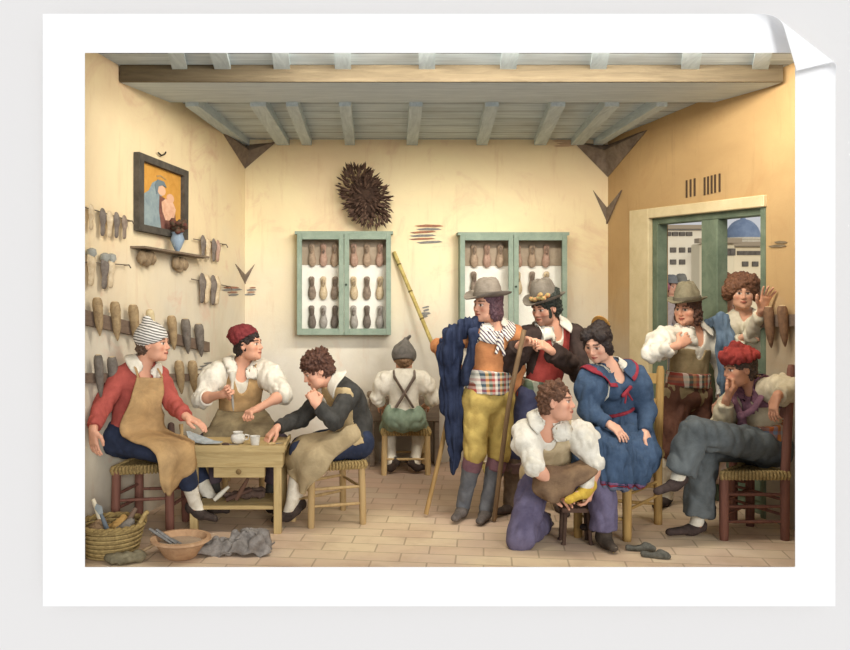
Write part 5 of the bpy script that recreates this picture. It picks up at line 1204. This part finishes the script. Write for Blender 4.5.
staff([P(524, 330, 6.21), P(521, 345, 6.2), P(508, 410, 6.26), fl(494, 522)+UZ*.01], .017, wood('#9a7a54', '#755a3c', 'Z', 3), 'brown staff under the clasped hands of the man in the dark jacket')
# 7 the kneeling cobbler
p = Person('kneeling young man in white sleeves and beige waistcoat fitting a yellow shoe', JP(pel=(551, 475, 5.98), nk=(546, 424, 5.76), hd=(557, 402, 5.7), sa=(526, 433, 5.78), sb=(580, 434, 5.76),
    ea=(534, 466, 5.62), wa=(556, 487, 5.64), eb=(595, 464, 5.7), wb=(592, 486, 5.66), ka=(520, 538, 5.75), kb=(601, 474, 5.76), aa=(543, 520, 6.14), ab=(604, 534, 5.76), ta=(550, 524, 6.3), tb=(613, 548, 5.62)), (.85, -.4, .05), up=(.05, 0, 1))
p7 = p; p.hand('a', P(570, 500, 5.63), (.6, -.3, -.6), .5, .02); p.hand('b', P(588, 506, 5.62), (-.9, .2, 0), .6, .02); p.body(); p.report('p7')
p.shirt(WHT, .02, (1.15, 1.15), vneck=.3, puff=.02, wr=.016); p.vest(wash('#cdb68c', '#b09a70', 8), .036, 'beige_waistcoat', neck=.5, wid=.1, lo=True); p.collar(WHT, w=.05)
LAV = wash('#746c88', '#5a526c', 7); p.trousers(LAV, .026, (1.9, 1.93), wide=.022, wr=.014)
p.shoe(wash('#54483c', '#3d342b', 20), 'b', low=False); p.shoe(wash('#54483c', '#3d342b', 20), 'a', low=False)
p.hair(hairmat('#7c5238', '#503322'), 'short', .02, 30)
APB = wash('#8a6c4c', '#6a503a', 8)
foldcloth(p, 'leather_apron', [[P(533, 462, 5.72), P(556, 466, 5.66), P(585, 460, 5.72)], [P(532, 478, 5.68), P(556, 478, 5.6), P(590, 466, 5.62)], [P(534, 492, 5.64), P(553, 490, 5.58), P(598, 472, 5.6)], [P(545, 503, 5.62), P(556, 499, 5.56), P(580, 484, 5.57)], [P(553, 505, 5.62), P(560, 500, 5.57), P(573, 492, 5.57)]], APB, thick=.012, fold=.012, nf=2, wr=.01)
# 8 the seated woman
p = Person('seated woman in red-trimmed blue dress with high golden comb, looking down', JP(pel=(622, 438, 6.15), nk=(609, 368, 6.08), hd=(598, 343, 6.02), sa=(591, 381, 6.0), sb=(633, 378, 6.13),
    ea=(588, 411, 5.9), wa=(609, 424, 5.8), eb=(646, 411, 6.08), wb=(645, 433, 5.93), ka=(592, 448, 5.8), kb=(612, 458, 5.78), aa=(587, 484, 5.62), ab=(594, 519, 5.98), ta=(569, 500, 5.52), tb=(584, 527, 5.9)), (-.6, -.68, -.42), fem=True, skin='#e6ab8a', lip='#c04a40')
p8 = p; p.hand('a', P(627, 438, 5.72), (0, .3, -1), .3, .02); p.hand('b', P(655, 447, 5.88), (-.5, .3, -.6), .35, .04); p.body(); p.report('p8')
BLU = wash('#465c78', '#33475f', 8); TRM = wash('#a8323e', '#86242f')
S = p.sd(.0075); p.torso(S, .018, lo=False); S.cap(p.J['wst'], .1, lerp(p.J['wst'], p.J['ch'], .5), .115, .03, ax=p.fw, q=.8)
for d in 'ab': p.arm(S, d, .018, 1.95, puff=.03, k=.025)
c = p.J['nk']+p.fw*.06-p.up*.02; S.ell(c, V(.06, .07, .1), np.array([p.lat, p.fw, p.up]), .01, 's'); p.out(S, 'bodice', BLU, .014, solid=True, calm=True)
SK = p.sd(.008)
def skirt(S, o, b=False):
    J = p.J; kn = (J['ka']+J['kb'])/2
    S.cap(J['wst'], .105+o, J['pel'], .165+o, .04); 
    for d in 'ab': S.cap(J['h'+d], .14+o, J['k'+d], .115+o, .05)
    S.cap(J['pel']+V(.02, -.03, 0), .17+o, P(640, 455, 5.98), .13+o, .05)
    bot = [P(590, 468, 5.8), P(612, 477, 5.76), P(634, 470, 5.86)]
    for a, q in zip((J['ka'], J['kb'], P(640, 450, 5.96)), bot): S.cap(a, .12+o, q, .115+o, .05)
    return S
hemn = nrm(V(-.12, -.1, -1)); hemp = P(612, 488, 5.78)
skirt(SK, 0); SK.half(hemp, hemn); p.out(SK, 'skirt', BLU, .024, 12, an=(1.5, 1.5, .5))
for (o_, d0, d1, mt) in ((.006, .0, .02, wash('#6d7384', '#565c70')), (.007, .022, .03, TRM), (.008, .034, .042, wash('#7d5a78', '#66486a'))):
    S = p.sd(.0065); skirt(S, o_); S.half(hemp-hemn*d0, hemn); S.half(hemp-hemn*(d1+.004), -hemn); p.out(S, 'hem_trim', mt, .024, 12, seed=HANDN, an=(1.5, 1.5, .5)) if False else S.build('hem_trim', mt, p.root, wr=.02, wf=12, seed=HANDN, an=(1.5, 1.5, .5))
# chemise and red-trimmed collar
p.collar(WHT, 'white_collar', w=.05, gap=.5, z=-.005)
def cape(nm, w0, w1, mat, dz=0):
    u = p.up; f = p.fw; l = p.lat; c = p.J['nk']+u*.01; rows = [[], [], []]; n = 15
    for i in range(n):
        a = PI/2+.35+(2*PI-.7)*i/(n-1); d = l*math.cos(a)+f*math.sin(a); fr = max(0, math.sin(a)); ws = abs(math.cos(a))
        for k, ww in enumerate((w0, (w0+w1)/2, w1)):
            rows[k].append(c+l*math.cos(a)*(ww*1.32)+f*math.sin(a)*ww*(.9)+f*.015-u*((ww-.07)*(.55+fr*1.5)+dz*0)+u*dz)
    return cloth(nm, rows, mat, p.root, .008, n=4, wr=.003, hug=p.hug(.014+dz*.1))
cape('cape_collar', .095, .135, BLU, .03); cape('collar_trim', .133, .143, TRM, .034)
c = p.J['nk']+p.fw*.15-p.up*.14; S = SDF(.005)
for s_ in (-1, 1): S.cap(c, .012, c+p.lat*.035*s_+p.up*.018*s_, .014, .004); S.cap(c, .008, c+p.lat*.03*s_-p.up*.07, .007, .004)
p.out(S, 'red_bow', TRM, .002)
S = p.sd(.007); S.cap(p.J['wst'], .132, p.J['wst']+p.up*.022, .132, .01, ax=p.fw, q=.85, cut0=True, cut1=True); p.out(S, 'waist_ribbon', TRM, .002)
p.hair(DRK_H, 'updo', .008, 34)
pts = [p.hp(.07*math.sin(a), -.085, .09+.06*math.cos(a)) for a in np.linspace(-1.25, 1.25, 11)]; m = MB()
m.prism([p.hp(.07*math.sin(a), -.09, .075+.085*math.cos(a)) for a in np.linspace(-1.3, 1.3, 13)], p.R[1]*.008)
for i in range(11): a = -1.2+2.4*i/10; m.prism([p.hp(.07*math.sin(a)-.003, -.09, .075+.08*math.cos(a)), p.hp(.07*math.sin(a)+.003, -.09, .075+.08*math.cos(a)), p.hp(.05*math.sin(a), -.09, .05)], p.R[1]*.006)
m.build('high_comb', wash('#c98f3c', '#a36e2c', 30), p.root)
p.stocking(STK, 'a', 1.2, .006); p.stocking(STK, 'b', 1.2, .006); p.shoe(wash('#d8b23a', '#b8902a', 20), 'a', o=.008); p.shoe(BLK, 'b', o=.006)
# low foot stool below her foot
r = thing('footstool', P(576, 540, 5.86)*V(1, 1, 0), 'small dark low stool under the foot in the yellow shoe', 'stool'); zt = .225
m = MB(); c = V((576-CX)*5.84/F, 5.86, zt); m.box(c, (.1, .075, .014)); m.build('top', wash('#6c5040', '#523b30'), r)
for sx in (-1, 1):
    for sy in (-1, 1): m = MB(); m.tube([c+V(sx*.075, sy*.05, -.01), c+V(sx*.085, sy*.055, -.2), c+V(sx*.09, sy*.055, -.225)], [.015, .013, .018], 8); m.build('leg', wash('#5a4334', '#432f26'), r, True)
# 9 the man in white behind the chairs
p = Person('man in olive felt hat, open white shirt and brown breeches, hand at throat', JP(pel=(687, 394, 6.8), nk=(692, 330, 6.8), hd=(687, 309, 6.75), sa=(668, 339, 6.74), sb=(713, 337, 6.86),
    ea=(651, 353, 6.55), wa=(679, 345, 6.46), eb=(724, 371, 6.82), wb=(722, 400, 6.7), ka=(673, 450, 6.74), kb=(702, 451, 6.8), aa=(666, 496, 6.82), ab=(706, 497, 6.86), ta=(656, 506, 6.64), tb=(712, 507, 6.7)), (-.72, -.65, -.1))
p9 = p; p.hand('a', P(695, 334, 6.5), (.2, .8, 0), .8, 0); p.body(); p.report('p9')
p.shirt(WHT, .02, (1.75, 1.9), vneck=1.3, puff=.03, wr=.02, lo=False); p.collar(WHT, w=.07)
p.vest(wash('#a48f66', '#85734f', 8), .03, 'tan_waistcoat', lo=True, neck=1.4, wid=.1, cutz=(tp(p, .72, 0, 0), p.up))
p.band(plaid(['#a8483a', '#e0d8c4', '#3c4a44', '#c08a5a'], '#6e7360', 34, 40), 'plaid_sash', .12, .34, .05)
p.trousers(wash('#7a4f3c', '#5e3b2e', 7), .03, (1.15, 1.15), name='breeches', wr=.014)
for d in 'ab': p.stocking(STK, d, 1.1, .012, wr=.006); p.shoe(BLK, d)
p.hair(hairmat('#6d4a38', '#452c20'), 'long', .014); p.hat(wash('#8f8568', '#746b52', 12), .145, .14, (.02, -.02), .02, wash('#6c6350'), name='felt_hat', taper=.72)
S = SDF(.009); S.chain([P(708, 322, 6.78), P(722, 322, 6.72), P(727, 345, 6.68), P(728, 380, 6.68), P(727, 410, 6.7)], [.03, .06, .075, .07, .06], k=.03, ax=V(0, 1, 0), q=.6)
p.out(S, 'blue_cloak', wash('#6c8296', '#54697e', 8), .03, 12, an=(1.8, 1, .4))
# 10 the seated man with the red drooping cap
p = Person('seated man in red drooping cap and mauve neckerchief, legs crossed, chin on hand', JP(pel=(762, 447, 6.12), nk=(755, 388, 6.1), hd=(739, 369, 6.06), sa=(737, 400, 6.18), sb=(775, 390, 5.97),
    ea=(721, 424, 6.1), wa=(727, 398, 6.0), eb=(796, 389, 5.8), wb=(777, 396, 5.7), ka=(704, 447, 6.04), kb=(695, 432, 5.84), aa=(697, 523, 6.02), ab=(678, 477, 5.82), ta=(670, 532, 5.98), tb=(658, 491, 5.74)), (-.97, -.2, -.12), up=(-.12, 0, 1), skin='#c98a66')
p10 = p; p.hand('a', P(737, 384, 6.0), (.2, .3, .9), .9, 0); p.hand('b', P(770, 420, 5.68), (.9, .2, 0), .4, .02); p.body(); p.report('p10')
CRM = wash('#d3c3a0', '#b5a582', 8); p.shirt(CRM, .022, (1.8, 1.85), vneck=.7, puff=.02, wr=.016)
p.band(plaid(['#c8742e', '#d9cfb8', '#4a5260', '#a84a26', '#6d7f94'], '#b8682e', 30, 34), 'orange_plaid_sash', .14, .42, .05, .006)
MV = wash('#8a5f6c', '#6e4856', 10)
p.collar(MV, 'mauve_neckerchief', w=.05, gap=.08, z=-.01)
c = tp(p, .93, 0, .12); m = MB(); k0 = tp(p, .62, -.03, .17)
for s_ in (-1, 1): m = MB(); m.tube(crom([p.J['nk']+p.lat*s_*.085-p.up*.01+p.fw*.02, tp(p, .9, s_*.09, .13), tp(p, .74, s_*.05, .165), k0], 4), [.022]*13, 8, flat=.5); m.build('neckerchief_band', MV, p.root, True)
S = SDF(.005); S.ell(k0, (.028, .028, .028)); S.cap(k0, .018, k0-p.up*.1-p.lat*.035, .014); S.cap(k0, .018, k0-p.up*.1+p.lat*.03, .013); p.out(S, 'neckerchief_knot', MV, .004, 30)
GRYB = wash('#646a6a', '#4b5050', 7); p.trousers(GRYB, .03, (1.9, 1.9), wide=.035, wr=.016)
for d in 'ab': p.stocking(STK, d, 1.6, .006); p.shoe(wash('#50403a', '#392d28', 20), d)
p.hair(hairmat('#5d4a3c', '#3d2f26'), 'short', .02, 30)
S = SDF(.006); p.hell(S, (0, -.02, .08), (.108, .125, .07)); S.cap(p.hp(0, .0, .13), .055, p.hp(.0, .1, .095), .042, .03); S.cap(p.hp(0, -.06, .09), .06, p.hp(0, -.1, .06), .045, .03); S.half(p.hp(0, 0, .05), -nrm(p.R[2]+p.R[1]*.1))
p.out(S, 'red_cap', wash('#a83a32', '#842b26', 12), .014, 22)
# 11-12 two onlookers in the doorway
p = Person('dark-haired onlooker in a grey cap at the doorway, behind the waving figure', JP(pel=(727, 378, 7.35), nk=(727, 313, 7.35), hd=(724, 294, 7.3), sa=(708, 322, 7.3), sb=(746, 322, 7.4),
    ea=(704, 356, 7.35), wa=(706, 385, 7.25), eb=(750, 356, 7.45), wb=(748, 385, 7.3), ka=(722, 430, 7.3), kb=(733, 430, 7.4), aa=(721, 477, 7.35), ab=(735, 477, 7.42), ta=(716, 485, 7.2), tb=(738, 485, 7.25)), (-.35, -1, -.05))
p.body(h=.007); p.report('p11'); p.shirt(wash('#8f8f90', '#74757a'), .02, (1.9, 1.9), 'grey_coat', wr=.01); p.trousers(wash('#6e655c', '#574f48'), .02, (1.9, 1.9)); p.hair(DRK_H, 'short')
for d in 'ab': p.shoe(BLK, d)
S = SDF(.006); p.hell(S, (0, -.01, .08), (.098, .115, .065)); S.cap(p.hp(-.05, .09, .055), .02, p.hp(.05, .09, .055), .02, .02); S.half(p.hp(0, 0, .045), -p.R[2]); p.out(S, 'grey_cap', wash('#77746c', '#5f5c56', 14), .006)
p = Person('onlooker with big curly hair waving an open hand through the doorway', JP(pel=(744, 385, 6.98), nk=(744, 315, 6.95), hd=(742, 293, 6.9), sa=(728, 324, 6.93), sb=(757, 323, 6.9),
    ea=(730, 352, 6.75), wa=(744, 337, 6.62), eb=(753, 335, 6.58), wb=(762, 309, 6.33), ka=(738, 440, 6.98), kb=(752, 440, 7.02), aa=(738, 485, 7.0), ab=(754, 485, 7.02), ta=(734, 494, 6.88), tb=(757, 494, 6.9)), (-.25, -1, -.08), skin='#dc9f7c')
p.hand('b', P(771, 282, 6.28), (.2, -1, 0), .12, .1, .1); p.hand('a', P(755, 335, 6.55), (0, .2, -1), .4); p.body(); p.report('p12')
p.shirt(wash('#e0d6bc', '#c4b898'), .02, (1.9, 1.8), 'cream_shirt', vneck=.5, wr=.012, puff=.008); S = p.sd(.008); S.cap(p.J['pel']+UZ*.08, .13, p.J['pel']-UZ*.75, .24, .03, cut1=True); p.out(S, 'long_skirt', wash('#c9a08c', '#e0c8b4', 16), .02, 10, an=(1.5, 1.5, .4))
p.hair(hairmat('#8a5a3c', '#5f3a26'), 'big', .012, 30)
for d in 'ab': p.shoe(BLK, d)
# a few passers-by far off in the street
def passer(px, py, Y, label, hat, coat, bonnet=None):
    s = F/Y; z0 = -.06; a = (px-CX)*Y/F; zt = EYE-(py-CY)*Y/F
    def q(x, y, z): return V(a+x, Y+y, z)
    J = dict(pel=q(0, 0, .86), nk=q(0, 0, zt-.17), hd=q(0, -.02, zt), sa=q(-.17, 0, zt-.24), sb=q(.17, 0, zt-.24), ea=q(-.24, .02, zt-.5), wa=q(-.2, -.06, zt-.72), eb=q(.24, .02, zt-.5), wb=q(.2, -.06, zt-.72), ka=q(-.09, -.02, .4), kb=q(.09, -.02, .4), aa=q(-.09, 0, .03), ab=q(.09, 0, .03), ta=q(-.11, -.16, -.03), tb=q(.11, -.16, -.03))
    p = Person(label, J, (.3, -1, 0)); p.body(h=.012); p.shirt(coat, .02, (1.9, 1.9), 'coat', h=.012); p.trousers(wash('#7a7068', '#645b54'), .02, (1.9, 1.9), h=.012); p.hair(BRN_H, 'long')
    if bonnet:
        S = SDF(.01); p.hell(S, (0, -.01, .07), (.12, .13, .085)); p.hell(S, (0, .12, -.03), (.08, .1, .08), .01, 's'); p.out(S, 'bonnet', bonnet, .012)
    else: p.hat(hat, .14, .12, (0, 0), .02)
passer(661, 292, 12.5, 'far passer-by in a pink headdress at the left edge of the door opening', None, wash('#c9b8b0', '#b09d98'), wash('#c97a88', '#b0606e'))
passer(671, 287, 13.6, 'far passer-by in a grey hat and pale blue coat, middle of the street group', wash('#8a8a88', '#70706e'), wash('#a3b0bc', '#8a98a6'))
passer(681, 285, 14.8, 'far passer-by in a grey hat, rightmost and smallest of the street group', wash('#8a8578', '#706c60'), wash('#c8beac', '#b0a692'))
